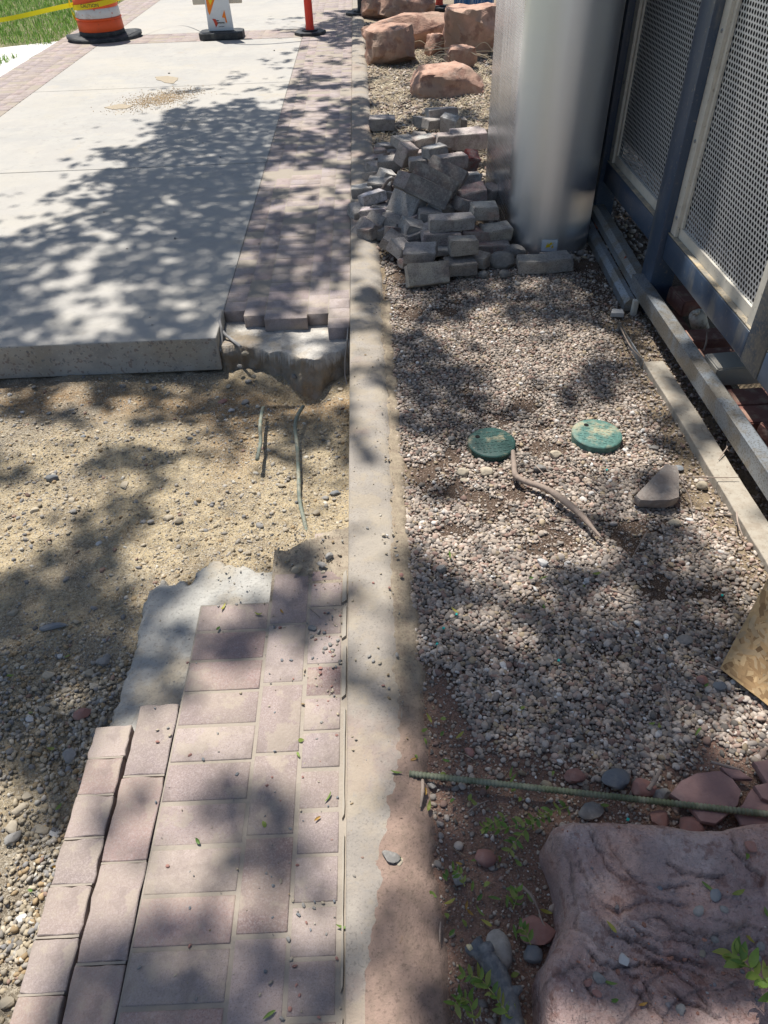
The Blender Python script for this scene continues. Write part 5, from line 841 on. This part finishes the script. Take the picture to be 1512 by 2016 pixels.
sub([(945, 1875, .028), (962, 1866, .032), (969, 1862, .032)], [.014, .012, .009], M['bark'], 'knot'); sub([(930, 1872, .02), (920, 1866, .024), (917, 1862, .025)], [.012, .008, .003], M['bark'], 'splinter'); sub([(919, 1861, .028), (926, 1865, .034), (928, 1870, .035)], [.002, .006, .004], M['freshwood'], 'torn_wood'); sub([(1000, 1955, .022), (1015, 1952, .03), (1028, 1944, .034)], [.012, .010, .004], M['bark'], 'side_stub')
TW = [(((1125, 917, .015), (1155, 937, .018), (1190, 952, .012)), .0035, 'dark stick on the gravel left of the triangular stone'), (((1040, 905, .02), (1060, 922, .02), (1078, 942, .01)), .002, 'thin stem beside the long root'), (((1275, 1045, .015), (1262, 1068, .012), (1250, 1088, .01)), .003, 'short curved twig below the triangular stone'), (((1338, 940, .03), (1350, 952, .03), (1362, 965, .015)), .003, 'twig leaning off the right side of the triangular stone'),
      (((1345, 955, .03), (1358, 980, .02), (1362, 1000, .01)), .0025, 'twig dangling down from the triangular stone'), (((1345, 938, .02), (1400, 940, .02), (1455, 940, .02)), .002, 'long thin twig reaching from the triangular stone to the board'), (((1450, 1008, .02), (1453, 1030, .02), (1462, 1055, .012)), .0028, 'pale curved twig over the edging board'), (((1200, 1160, .012), (1225, 1168, .016), (1250, 1178, .012)), .0035, 'reddish stick at the shade edge in mid gravel'),
      (((1340, 1206, .012), (1338, 1230, .015), (1333, 1248, .012)), .003, 'upright-lying stick in the shaded gravel'), (((1370, 1296, .012), (1395, 1308, .016), (1420, 1318, .012)), .003, 'stick pointing at the corner of the strand board'), (((1307, 1350, .012), (1314, 1375, .014), (1322, 1400, .012)), .0035, 'brown stick in the shade below centre right'), (((862, 1270, .01), (860, 1285, .012), (859, 1300, .01)), .002, 'tiny stick near the curb in shaded gravel'), (((832, 1535, .012), (832, 1560, .02), (828, 1590, .012)), .0045, 'reddish stick lying under the end of the green bar'),
      (((1276, 1555, .02), (1290, 1535, .025), (1300, 1515, .022)), .0055, 'stout crooked twig between the flagstone and the grey cobble'), (((1400, 1500, .012), (1430, 1508, .014), (1460, 1516, .012)), .004, 'stick lying on top of the flagstones'), (((920, 1600, .01), (940, 1585, .012), (962, 1576, .01)), .002, 'thin diagonal twig below the green bar'), (((1022, 1740, .01), (1045, 1762, .018), (1060, 1790, .012)), .0035, 'bleached forked twig in the red dirt'), (((1060, 1790, .012), (1068, 1815, .01), (1078, 1830, .008)), .0018, 'hair-thin root end below the bleached twig'),
      (((868, 1815, .01), (866, 1835, .012), (866, 1855, .01)), .0018, 'small grey twig in the red dirt left of the leaves'), (((1108, 968, .01), (1090, 1000, .012), (1085, 1010, .01)), .0016, 'thin straw left under the root'), (((975, 965, .01), (1000, 985, .012), (985, 1003, .01)), .0018, 'thin bent stem left of the long root'), (((700, 1255, .018), (0, 0, 0), (0, 0, 0)), 0, ''), (((607, 1195, .004), (618, 1205, .006), (630, 1215, .004)), .0012, 'thin twig lying on the pavers'), (((1222, 645, .012), (1240, 680, .02), (1262, 705, .012)), .003, 'thin weathered slat at the far end of the edging'),
      (((1440, 870, .03), (1425, 890, .02), (1415, 905, .012)), .0022, 'fine root hanging by the edging board'), (((1432, 868, .03), (1432, 885, .02), (1445, 893, .01)), .0018, 'fine curling root beside the hanging one'), (((1385, 690, .08), (1390, 675, .1), (1392, 655, .115)), .004, 'short stick standing on the bricks under the beam'), (((812, 2000, .01), (800, 2010, .012), (790, 2030, .01)), .001, 'hair-thin root on the dirt beside the curb'), (((880, 1560, .012), (0, 0, 0), (0, 0, 0)), 0, '')]
for i, (pp, r, lb) in enumerate(TW):
    if r: branch('twig', pp, [r*.9, r, r*.6], M['wood'], lb, 'twig', 'twigs on the bed', 7, .3)
# ------------------------------------------------------------------ fallen leaves
def leafgeo(l, w, curl, fold):
    V = []; n = 6
    for i in range(n+1):
        t = i/n; ww = w*math.sin(math.pi*min(max(t, .02), .98)**.85)**.8; zc = curl*l*(t-.5)**2*4*.25; V += [(t*l-l/2, -ww/2, zc+fold*ww), (t*l-l/2, 0, zc), (t*l-l/2, ww/2, zc+fold*ww)]
    F_ = [(3*i+j, 3*i+3+j, 3*i+4+j, 3*i+1+j) for i in range(n) for j in (0, 1)]; return np.array(V), np.array(F_)
LM = []
for k in range(10):
    V, f = leafgeo(RS.uniform(.016, .028), RS.uniform(.006, .010), RS.uniform(-.8, 1.6), RS.uniform(0, .5)); c = [(.15, .24, .05), (.20, .28, .06), (.11, .20, .045), (.24, .30, .07), (.38, .35, .07), (.17, .25, .06), (.13, .23, .05), (.42, .25, .06), (.19, .27, .06), (.27, .30, .07)][k]
    o = mk('fallen_leaf', V, f, M['leaf'], np.tile(c, (len(V), 1)), True); LM.append((o, k)); 
LP = [(818, 1492), (838, 1462), (870, 1447), (872, 1416), (905, 1448), (780, 1521), (812, 1532), (815, 1498), (835, 1440), (845, 1590), (878, 1500), (872, 1525), (890, 1580), (838, 1560), (845, 1415), (925, 1570), (935, 1583), (960, 1550), (1010, 1530), (1012, 1551), (1006, 1517), (1025, 1569), (1090, 1517), (1192, 1584), (1030, 1390), (1284, 1422), (1300, 1430),
      (905, 1700), (940, 1690), (985, 1688), (880, 1718), (1021, 1695), (876, 1725), (930, 1742), (918, 1780), (885, 1775), (958, 1738), (975, 1765), (945, 1765), (852, 1760), (835, 1800), (890, 1835), (880, 1800), (925, 1795), (915, 1815), (945, 1793), (1045, 1765), (1010, 1760), (1000, 1770), (1035, 1815), (1015, 1830), (820, 1910), (1015, 1915), (785, 1697), (808, 1750), (790, 1850), (1075, 1790), (960, 1815),
      (1206, 1825), (1200, 1935), (1390, 1752), (1460, 1700), (1450, 1765), (1480, 1842), (1505, 1800), (1270, 1975), (1212, 1970), (430, 1238), (587, 1485), (592, 1457), (624, 1612), (390, 1655), (647, 1570), (673, 1825), (530, 1998), (510, 1210), (555, 1205), (520, 1622), (440, 1195),
      (100, 1470), (130, 1290), (20, 1330), (110, 1580), (60, 1400), (95, 1690), (80, 1770), (45, 1735), (1150, 1155), (1070, 1140), (1175, 1130), (1070, 1200), (895, 1205), (885, 1095), (1045, 1140), (1390, 1350), (1375, 1440)]
col_nm = {0: 'green', 1: 'green', 2: 'green', 3: 'green', 4: 'yellow', 5: 'green', 6: 'green', 7: 'orange-brown', 8: 'green', 9: 'green'}
for i, (a, c) in enumerate(LP):
    src, k = LM[i] if i < 10 else LM[RS.randint(10)]; o = src if i < 10 else src.copy()
    if i >= 10: COL.objects.link(o)
    if a > 1110 and c > 1640: x, y = G(a, c, .11); z = slabz(x, y)+.004; wh = 'the sandstone slab'
    elif a < 300 and c > 1200: x, y = G(a, c, -.1); z = float(soilz(np.array(x), np.array(y)))+.012; wh = 'the crushed stone of the trench'
    elif a < 690: x, y = G(a, c, .004); z = .004; wh = 'the lower pavers'
    elif a < 800 and c > 1500: x, y = G(a, c, .018); z = .019; wh = 'the edge of the curb'
    else: x, y = G(a, c, .0); z = float(bedz(np.array(x), np.array(y)))+(.022 if c < 1600 else .014); wh = 'the planting bed'
    o.location = (x, y, z); o.rotation_euler = (RS.normal(0, .3), RS.normal(0, .3), RS.uniform(0, 6.3)); tag(o, 'small %s leaf fallen on %s' % (col_nm[k], wh), 'leaf', 'small fallen leaves')
def sprig(name, pp, label, seed, n=14, ll=.024, cols=None):
    rs = np.random.RandomState(seed); sp = spline([(*G(a, c, z), z) for a, c, z in pp], 8); c0 = np.array(sp[0]); e = empty(name, tuple(c0), label, 'leafy sprig'); b = MB(); b.tube([tuple(np.array(p)-c0) for p in sp], .0011, 5); b.build('stem', M.setdefault('greenstem', mat('green_stem', (.30, .30, .10), .7)), e)
    for i in range(n):
        t = (i//2+.7)/(n/2)*(len(sp)-2); j = int(min(t, len(sp)-2)); p = np.array(sp[j])-c0; d = np.array(sp[j+1])-np.array(sp[j]); a = math.atan2(d[1], d[0])+(1 if i % 2 else -1)*rs.uniform(.7, 1.3); l = ll*rs.uniform(.7, 1.15)
        V, f = leafgeo(l, l*.42, rs.uniform(-.8, 1.6), rs.uniform(0, .4)); V[:, 0] += l/2; R_ = np.array(Euler((rs.normal(0, .5), rs.normal(-.25, .3), a)).to_matrix()); V = V@R_.T+p
        c = np.array([(.16, .26, .05), (.21, .29, .06), (.12, .21, .045), (.28, .31, .08)][rs.randint(4)]); mk('leaflet', V, f, M['leaf'], np.tile(c, (len(V), 1)), True, e)
sprig('leafy_sprig', [(1120, 1588, .03), (1080, 1600, .04), (1030, 1620, .035), (985, 1632, .03), (955, 1628, .02)], 'upper green leafy sprig reaching left from the tip of the sandstone slab', 1, 22, .022)
sprig('leafy_sprig', [(1085, 1605, .03), (1050, 1620, .035), (1020, 1650, .03), (1000, 1680, .02)], 'leafy sprig drooping down from beside the slab tip', 2, 18, .022)
sprig('leafy_sprig', [(1000, 1605, .03), (970, 1620, .03), (945, 1635, .02)], 'short leafy sprig at the far left of the sprigs by the green bar', 3, 10, .018)
sprig('leafy_sprig', [(1010, 2010, .03), (985, 1975, .045), (962, 1945, .05), (940, 1925, .04), (905, 1922, .02)], 'leafy sprig lying across the dark broken branch', 4, 22, .024)
sprig('leafy_sprig', [(935, 2020, .03), (925, 1975, .035), (905, 1965, .03), (895, 1980, .02)], 'leafy sprig at the bottom edge left of the branch', 5, 14, .022)
sprig('leafy_sprig', [(1545, 1965, .16), (1500, 1930, .17), (1465, 1895, .165), (1440, 1880, .15)], 'bright green sprig hanging onto the slab at the right edge', 6, 20, .034)
sprig('leafy_sprig', [(1045, 1860, .02), (1035, 1835, .03), (1025, 1828, .025)], 'small cluster of green leaves above the grey cobble', 7, 7, .022)
sprig('leafy_sprig', [(1010, 1790, .02), (1018, 1765, .035), (1015, 1745, .03)], 'curled green leaf cluster on the red dirt beside the forked twig', 8, 8, .022)
sprig('leafy_sprig', [(915, 1745, .015), (905, 1720, .025), (890, 1712, .02)], 'dark green leaf cluster in the red dirt near the curb', 9, 7, .018)
for i, (a, c) in enumerate(((277/2+760, 853/2+780), (200/2+760, 970/2+780), (680/2+760, 1035/2+780), (1325/2+760, 778/2+780), (870/2+760, 285/2+780), (955/2.005+760, 463/2.005+1380), (1230/3.93+560, 1380/5.04+960))):
    x, y = G(a, c, .01); b = MB(); b.prism([(x-.004, y-.002), (x+.002, y-.004), (x+.005, y+.001), (x, y+.004)], .002, .006); tag(b.build('plastic_scrap', M['teal']), 'tiny teal plastic scrap on the gravel', 'scrap', 'teal plastic scraps')
# ------------------------------------------------------------------ traffic drum, tape, barricade, delineators
DX, DY = -3.29, 11.0
dr = empty('traffic_drum', (DX, DY, 0), 'orange and white traffic drum with a black rubber base ring', 'traffic drum')
b = MB(); ring = []
for i in range(49): a = 2*math.pi*i/48; ring.append((.47*(1+.04*math.sin(3*a+1))*math.cos(a), .40*(1+.03*math.sin(2*a))*math.sin(a), .02+.028*max(0, math.sin(2*a+.8))))
n = 48; V = [(x*.55, y*.55, .05) for x, y, z in ring[:n]]+[(x*.8, y*.8, z+.018) for x, y, z in ring[:n]]+[(x, y, z+.012) for x, y, z in ring[:n]]+[(x, y, z-.016) for x, y, z in ring[:n]]
b.add(V, [(r*n+i, r*n+(i+1) % n, (r+1)*n+(i+1) % n, (r+1)*n+i) for r in range(3) for i in range(n)]); b.build('base_ring', M['rubber'], dr, smooth=True)
def band(z0, z1, name, m_, dr_=0.):
    b = MB(); r = lambda z: .285-.055*z; b.lathe([(r(z0)+dr_-.008, z0), (r(z0)+dr_, z0+.008), (r(z1)+dr_, z1-.008), (r(z1)+dr_-.008, z1)], 48); sharpen(b.build(name, M[m_], dr, smooth=True), 50)
band(.035, .095, 'lower_body', 'rubber'); band(.095, .21, 'body', 'orange'); band(.21, .235, 'body', 'orange', .006); band(.235, .335, 'reflective_band', 'reflective'); band(.335, .46, 'body', 'orange'); band(.46, .58, 'reflective_band', 'reflective'); band(.58, .72, 'body', 'orange'); band(.72, .84, 'reflective_band', 'reflective'); band(.84, .96, 'body', 'orange')
b = MB(); b.lathe([(.235, .955), (.2, .985), (.05, .995), (0, .995)], 40); b.build('lid', M['orange'], dr, smooth=True)
b = MB(); b.tube([(-.1, 0, .99), (-.09, 0, 1.06), (.09, 0, 1.06), (.1, 0, .99)], .015, 8); b.build('handle', M['orange'], dr, smooth=True)
tp = empty('caution_tape', (DX, DY, 0), 'yellow caution tape tied around the drum and stretched over the lawn', 'caution tape')
def ribbon(pts, w, name='tape_band', tw=0., vert=True):
    V = []; P_ = [np.array(p)-np.array([DX, DY, 0]) for p in pts]
    for i, p in enumerate(P_): a = tw*i; u = np.array([0, math.sin(a), math.cos(a)]); V += [p-u*w/2, p+u*w/2]
    o = mk(name, V, np.array([(2*i, 2*i+2, 2*i+3, 2*i+1) for i in range(len(P_)-1)]), M['tape'], smooth=True, parent=tp); return o
rr_ = .285-.055*.37+.012
ribbon([(DX+rr_*math.cos(a), DY+rr_*math.sin(a), .372+.03*math.cos(a)) for a in np.linspace(0, 2*math.pi, 49)], .055)
ribbon(spline([(DX-rr_, DY, .36), (-5.0, 11.05, .20), (-7.5, 11.2, .24), (-11, 11.6, .5)], 10), .05, tw=.06)
ribbon(spline([(DX-rr_, DY-.02, .34), (-3.57, 10.93, .22), (-3.52, 10.88, .08), (-3.50, 10.87, .03)], 8), .045, tw=.25); ribbon(spline([(DX-rr_-.01, DY-.02, .50), (-3.60, 10.95, .34), (-3.56, 10.92, .22)], 8), .05, tw=.3)
ribbon(spline([(DX+rr_, DY, .40), (-2.9, 11.2, .42), (-2.5, 11.9, .48), (-1.7, 10.6, .95), (-.63, 10.65, .97)], 10), .05, tw=.03)
def text(body, size, material, parent, loc, rot, name='lettering', curve=None):
    cu = bpy.data.curves.new(name, 'FONT'); cu.body = body; cu.size = size; cu.align_x = 'CENTER'; cu.align_y = 'CENTER'; cu.extrude = .0004; t = bpy.data.objects.new(name+'_tmp', cu); COL.objects.link(t)
    bpy.context.view_layer.update(); me = bpy.data.meshes.new_from_object(t.evaluated_get(bpy.context.evaluated_depsgraph_get())); bpy.data.objects.remove(t); me.materials.clear(); me.materials.append(material); me.name = name
    o = bpy.data.objects.new(name, me); COL.objects.link(o); o.parent = parent; o.location = loc; o.rotation_euler = rot
    if curve:
        for v in me.vertices: a = v.co.x/curve; x, d_ = v.co.x, v.co.z; v.co.x = math.sin(a)*curve; v.co.z = d_-curve*(1-math.cos(a))
    return o
text('CAUTION', .05, M['ink'], tp, (0, -rr_-.002, .372), (math.pi/2, 0, 0), curve=rr_)
BX, BY = -1.725, 10.66
ba = empty('barricade', (BX, BY, 0), 'white vertical panel barricade with orange stripes on a black rubber base', 'barricade')
b = MB(); b.prism([(-.27, -.10), (-.22, -.17), (.22, -.17), (.27, -.10), (.27, .12), (.22, .18), (-.22, .18), (-.27, .12)], .0, .075); b.build('base', M['rubber'], ba, bevel=.012)
b = MB(); b.add([(-.155, -.02, .076), (.155, -.02, .076), (.155, .02, .076), (-.155, .02, .076), (-.125, -.012, 1.05), (.125, -.012, 1.05), (.125, .012, 1.05), (-.125, .012, 1.05)], [(0, 1, 2, 3), (4, 5, 6, 7), (0, 1, 5, 4), (1, 2, 6, 5), (2, 3, 7, 6), (3, 0, 4, 7)]); b.build('panel', M['white'], ba, bevel=.006)
def yf(z): return -.0225+.008*(z-.076)/.974
def flat(polys, m_, name, dy):
    b = MB()
    for P in polys: b.add([(x, yf(z)-dy, z) for x, z in P], [tuple(range(len(P)))])
    b.build(name, M[m_], ba)
flat([[(-.125, .28), (-.128, .44), (.0, .62), (.10, .62), (-.11, .24)], [(.035, .215), (.075, .29), (.09, .16), (.072, .16), (.07, .205)], [(-.12, .66), (.1, .94), (.1, .78), (-.12, .48)]], 'signorange', 'stripe', .0012)
flat([[(-.115, .46), (-.07, .55), (-.055, .38), (-.085, .34)]], 'signyellow', 'yellow_patch', .0024)
flat([[(-.09, .205), (-.075, .185), (-.055, .115), (-.035, .14), (-.02, .165), (-.035, .17), (-.045, .2)]], 'redmark', 'red_emblem', .0022)
flat([[(-.03+.018*i, .153+.004*(i % 2)), (-.016+.018*i, .153), (-.016+.018*i, .166), (-.03+.018*i, .168)] for i in range(5)]+[[(-.02+.018*i, .118), (-.008+.018*i, .118), (-.008+.018*i, .124), (-.02+.018*i, .124)] for i in range(4)]+[[(-.04, .178), (-.01, .178), (-.01, .187), (-.04, .187)]], 'ink', 'small_lettering', .0022)
b = MB(); b.box((-.30, .014, .345), (.30, .036, .52), 0, .01); b.build('cross_board', M['beige'], ba)
b = MB(); b.box((-.012, .10, .07), (.012, .12, .09)); b.build('handle', M['rubber'], ba)
# delineators
def delin(x, y, label, m_='redorange', r=.2, hh=1.05):
    e = empty('delineator_post', (x, y, 0), label, 'delineator', None, .2); b = MB(); b.prism([(r*math.cos(a), r*.92*math.sin(a)) for a in np.arange(8)*math.pi/4], 0, .035); b.build('base', M['rubber'], e, bevel=.008)
    b = MB(); b.prism([(r*.5*math.cos(a), r*.5*math.sin(a)) for a in np.arange(8)*math.pi/4], .035, .05); b.build('base_hub', M['rubber'], e, bevel=.006)
    b = MB(); b.lathe([(.056, .045), (.05, .09), (.048, hh-.1), (.05, hh-.09), (.05, hh-.03), (.03, hh), (0, hh)], 24); sharpen(b.build('tube', M[m_], e, smooth=True), 50)
    b = MB(); b.lathe([(.0505, .72), (.0505, .80)], 24); b.build('reflective_band', M['reflective'], e, smooth=True)
delin(-.63, 10.68, 'red-orange delineator post on a black base standing on the walkway'); delin(.02, 12.05, 'dark post on an octagonal rubber base straddling the curb at the top', 'rubber', .22); delin(1.12, 12.25, 'dark red post with a black base behind the boulders', 'redmark', .22)
# ribbed steel column far right, its blue reflections painted in as colour
e = empty('blue_ribbed_column', (1.56, 11.9, 0), 'ribbed steel column with painted blue reflections standing behind the large square boulder', 'column'); b = MB(); N_ = 72
P_ = [((.26+.012*(i % 2))*math.cos(2*math.pi*i/N_), (.26+.012*(i % 2))*math.sin(2*math.pi*i/N_)) for i in range(N_)]; b.prism(P_, -.05, 2.6); b.build('shell', mat('blue_reflection_steel', (.03, .13, .34), .25, metal=.4, layers=[(7, 4, .5, .6, (.4, .5, .6), .7, (8, 8, .3))]), e)
b = MB(); b.lathe([(.29, -.02), (.29, .03), (.27, .04)], 40); b.build('base_ring', M['galv'], e)
# dusty spill and paint marks on the walkway
b = MB(); 
for P, k in (([(305, 152), (330, 150), (350, 153), (350, 158), (340, 165), (325, 163), (310, 158)], 1), ([(205, 212), (235, 205), (262, 208), (250, 214), (225, 216)], 2)):
    b.prism(roughen([G(a, c, 0) for a, c in P], .02, .02, k), .0005, .004)
struct(b.build('dried_mud', mat('dry_mud', (.34, .285, .21), .95, layers=[(30, 5, .5, .7, (.46, .38, .27), .6)])))
n = 2600; a = RS.normal(0, 1, (n, 2)); x0, y0 = G(315, 195, 0); x = x0+a[:, 0]*.16; y = y0+a[:, 1]*.17+.35*(x-x0)*1.2; s = .004*(.5+RS.rand(n))
tag(scatter('sand_spill', np.stack([x, y, s*.3], 1), np.stack([s*1.3, s, s*.6], 1), RS.uniform(-3, 3, (n, 3)), palette(n, [(.52, .38, .22, 3), (.45, .34, .22, 2), (.35, .27, .2, 1)]), ANG, ICO[1][1], M['stones'], False), kind='stuff', label='small fan of tan sand spilled on the concrete walkway', cat='sand')
n = 5000; x = RS.uniform(-.1, .07, n); y = RS.uniform(.1, 3.4, n); k = RS.rand(n) < .10+.7*sst(.0, .07, x)*sst(.4, .6, f2(x, y, 5, 3, 88)); x = x[k]; y = y[k]; n = len(x); s = .0012*(RS.pareto(2.5, n)+1); s = np.clip(s, 0, .005)
tag(scatter('grit', np.stack([x, y, .014-.03*sst(.03, .07, x)+s*.3], 1), np.stack([s*1.3, s, s*.6], 1), RS.uniform(-3, 3, (n, 3)), palette(n, TC), ANG, ICO[1][1], M['stones'], False), kind='stuff', label='fine grit and soil crumbs on the curb edge', cat='grit')
n = 2600; x = RS.uniform(-.54, -.125, n); y = RS.uniform(.2, 1.72, n); k = RS.rand(n) < .03+.75*sst(1.35, 1.62, y)+.5*sst(-.24, -.13, x)*sst(.9, 1.2, y); x = x[k]; y = y[k]; n = len(x); s = .0014*(RS.pareto(2.3, n)+1); s = np.clip(s, 0, .006)
tag(scatter('grit', np.stack([x, y, .001+.008*sst(1.4, 1.6, y)+s*.3], 1), np.stack([s*1.3, s, s*.6], 1), RS.uniform(-3, 3, (n, 3)), palette(n, TC), ANG, ICO[1][1], M['stones'], False), kind='stuff', label='fine grit and crumbs on the lower pavers', cat='grit')
# ------------------------------------------------------------------ trees whose crowns shade the place
SH = '''
0 0 0 0 0 0 0 0 1 2 4 4 3 3 1 2 2 3 8 8 8 4 2 1
0 0 0 0 0 0 0 0 0 3 5 5 3 3 2 2 2 3 8 8 8 4 2 1
0 0 0 0 0 0 0 1 2 2 2 3 2 5 2 2 3 4 8 8 8 4 2 1
0 0 0 0 1 4 6 5 5 6 6 4 4 6 5 3 3 4 8 8 8 4 2 1
0 0 1 2 5 7 7 7 7 7 7 7 5 5 6 6 4 5 8 8 8 4 2 1
0 0 3 7 8 8 8 8 7 5 6 7 6 6 5 6 5 5 8 8 8 4 2 1
1 3 6 8 8 7 8 8 6 6 7 6 6 6 6 8 6 5 8 8 8 4 2 1
7 8 8 7 7 8 8 7 7 7 7 8 9 8 8 9 7 6 8 8 8 4 2 1
7 7 5 7 8 7 7 8 7 6 7 3 6 7 8 8 8 8 8 8 8 4 2 1
6 3 5 4 7 6 7 7 7 6 5 8 2 5 6 5 5 6 5 5 7 4 1 5
7 6 7 7 6 6 5 6 6 5 8 7 6 5 4 2 3 3 2 2 3 2 5 7
4 3 4 4 6 6 6 6 7 6 5 6 8 7 6 2 2 3 5 2 1 2 4 5
4 5 4 2 2 2 5 7 7 5 6 2 6 7 7 5 5 6 4 2 1 6 4 3
6 6 7 7 5 5 6 2 2 4 7 2 3 5 6 4 1 1 0 1 4 6 4 2
6 2 2 5 3 1 1 1 0 1 1 7 6 6 2 1 1 2 1 1 2 4 3 2
3 7 7 6 2 5 2 0 0 1 1 1 3 8 7 3 2 4 5 5 5 3 4 3
6 4 6 4 1 0 3 1 0 1 3 2 1 2 3 1 1 4 6 7 5 5 3 2
8 8 8 8 7 7 3 2 5 6 4 2 6 6 1 0 3 7 2 6 6 7 4 2
9 9 9 8 7 4 3 6 7 6 6 8 6 8 7 2 2 8 7 3 2 5 7 7
9 9 8 8 8 3 4 3 6 8 4 4 8 7 3 3 6 9 8 8 7 7 8 7
8 8 7 7 5 6 5 7 7 7 6 3 5 9 8 9 9 9 9 9 9 9 8 7
7 6 5 4 4 6 6 5 4 3 2 2 5 9 9 9 9 9 9 9 9 9 8 4
8 8 7 5 2 2 3 3 2 0 1 3 5 9 9 9 9 9 9 9 9 9 6 2
6 8 6 4 2 1 2 4 1 0 2 3 5 7 9 9 9 9 9 9 9 9 8 3
4 3 2 1 5 2 6 7 5 2 1 1 4 4 8 9 9 9 9 9 8 8 9 9
2 2 1 7 7 4 5 5 6 3 3 1 4 4 8 9 9 9 9 9 9 9 9 9
0 1 1 5 6 7 5 4 8 7 4 1 4 6 9 9 9 9 9 8 6 7 8 9
0 0 2 3 3 4 1 1 3 5 3 2 4 8 8 9 9 9 9 9 9 8 9 9
0 0 3 3 4 7 5 2 0 1 1 1 4 7 8 9 9 9 9 9 9 9 9 9
1 2 7 7 7 8 8 7 3 1 1 1 4 6 8 9 9 9 9 8 8 9 9 9
1 5 7 8 9 9 9 9 8 5 2 2 4 8 8 9 9 9 9 9 8 9 9 9
1 6 8 8 9 9 9 9 9 6 4 4 4 9 9 9 9 9 9 9 9 8 8 9
'''
SM = np.array([[float(v) for v in l.split()] for l in SH.strip().splitlines()])/9
def shade(x, y):
    a, c = PX(x, y, 0); a = a/63-.5; c = c/63-.5; out = (a < -1.5) | (a > 24.5) | (c < -1.2) | (c > 32.5)
    a = np.clip(a, 0, 22.999); c = np.clip(c, 0, 30.999); i = c.astype(int); j = a.astype(int); u = a-j; v = c-i
    s = SM[i, j]*(1-u)*(1-v)+SM[i, j+1]*u*(1-v)+SM[i+1, j]*(1-u)*v+SM[i+1, j+1]*u*v
    return s, out
NS = 240000; gx = RS.uniform(-3.6, 2.0, NS); gy = RS.uniform(-1.2, 12.5, NS); area = 5.6*13.7
s, out = shade(gx, gy); w = f2(gx, gy, 9, 3, 301)*.5+f2(gx, gy, 3.6, 3, 302)*.5
w = np.where(gy > 5, f2(gx, gy, 4.5, 3, 303)*.5+f2(gx, gy, 2., 3, 304)*.5, w); r_ = (w-.5)/.11; rank = 1/(1+np.exp(-1.7*r_))
cov = sst(-.14, .14, s-rank)*.9+.02*(s > .05); cov = np.where(s > .86, 1, cov); cov = np.where(s < .06, 0, cov); cov = np.where(out, .3*(gy < 6.5), cov); cov = np.where((gx > 1.42) & (gy < 2.7), cov*.25, cov)
tau = -np.log(1-np.clip(cov, 0, .972)); Aeff = .0016*.75
keep = RS.rand(NS) < np.clip(tau/Aeff*area/NS, 0, 1); gx = gx[keep]; gy = gy[keep]
hgt = np.where(gy > 4.2, 5.0+1.4*f2(gx, gy, .9, 2, 305), 5.8+2.8*f2(gx, gy, .8, 2, 306))+RS.uniform(-.35, .35, len(gx))
def treemesh(sel, base, label, nl):
    bx, by = base; tr = empty('shade_tree', (bx, by, -.05), label, 'tree'); P_ = np.stack([gx[sel]+SUN[0]/SUN[2]*hgt[sel]-bx, gy[sel]+SUN[1]/SUN[2]*hgt[sel]-by, hgt[sel]+.05], 1); n = len(P_)
    # leaves: pointed ovals facing roughly upward
    a = RS.uniform(0, 6.3, n); R_ = euler_m(np.stack([RS.normal(0, .45, n), RS.normal(0, .45, n), a], 1)); sc = RS.uniform(.75, 1.25, n)
    lf = np.array([(-.035, 0, 0), (-.012, -.016, .002), (.014, -.014, .002), (.036, 0, -.004), (.014, .014, .002), (-.012, .016, .002)]); V = np.einsum('nij,kj->nki', R_, lf)*sc[:, None, None]+P_[:, None, :]
    c = palette(n, [(.07, .13, .025, 4), (.10, .17, .03, 3), (.05, .10, .02, 2)]); mk('crown', V.reshape(-1, 3), (np.arange(n)*6)[:, None]+np.arange(6)[None], M['crown'], np.repeat(c, 6, 0), parent=tr)
    b = MB(); top = np.array([0, 0, 2.2]); b.tube([(0, 0, -.1), (.03, .02, .8), (-.02, .03, 1.6), tuple(top)], [.17, .13, .115, .10], 14); b.build('trunk', M['trunk'], tr, smooth=True)
    lim = MB(); idx = RS.choice(n, size=nl, replace=False); ends = P_[idx]; order = np.argsort(np.hypot(ends[:, 0], ends[:, 1]))
    nodes = [top, top+np.array([0, .1, .9]), top+np.array([0, .2, 1.8])]; rad = [.09, .07, .05]
    for k in order:                                                              # every limb grows from the nearest one already there
        e_ = ends[k]; d_ = [np.linalg.norm(e_-q)+.0*i for i, q in enumerate(nodes)]; j = int(np.argmin(d_)); p = nodes[j]; r1 = max(rad[j]*.80, .0035); dist = d_[j]
        mid = (p+e_)/2+RS.normal(0, .06, 3)*dist*.6+np.array([0, 0, .06*dist]); r2 = max(r1*.7, .0025); lim.tube([tuple(p), tuple(mid), tuple(e_)], [r1, (r1+r2)/2, r2], 5, cap=False); nodes += [mid, e_]; rad += [(r1+r2)/2, r2]
    lim.build('limbs', M['trunk'], tr)
near = gy < 3.6
treemesh(near, (1.3, -1.9), 'broad leafy tree just outside the view whose crown dapples the near ground', 150)
treemesh(~near, (3.2, 6.2), 'leafy tree standing behind the blue enclosure shading the far walkway', 150)
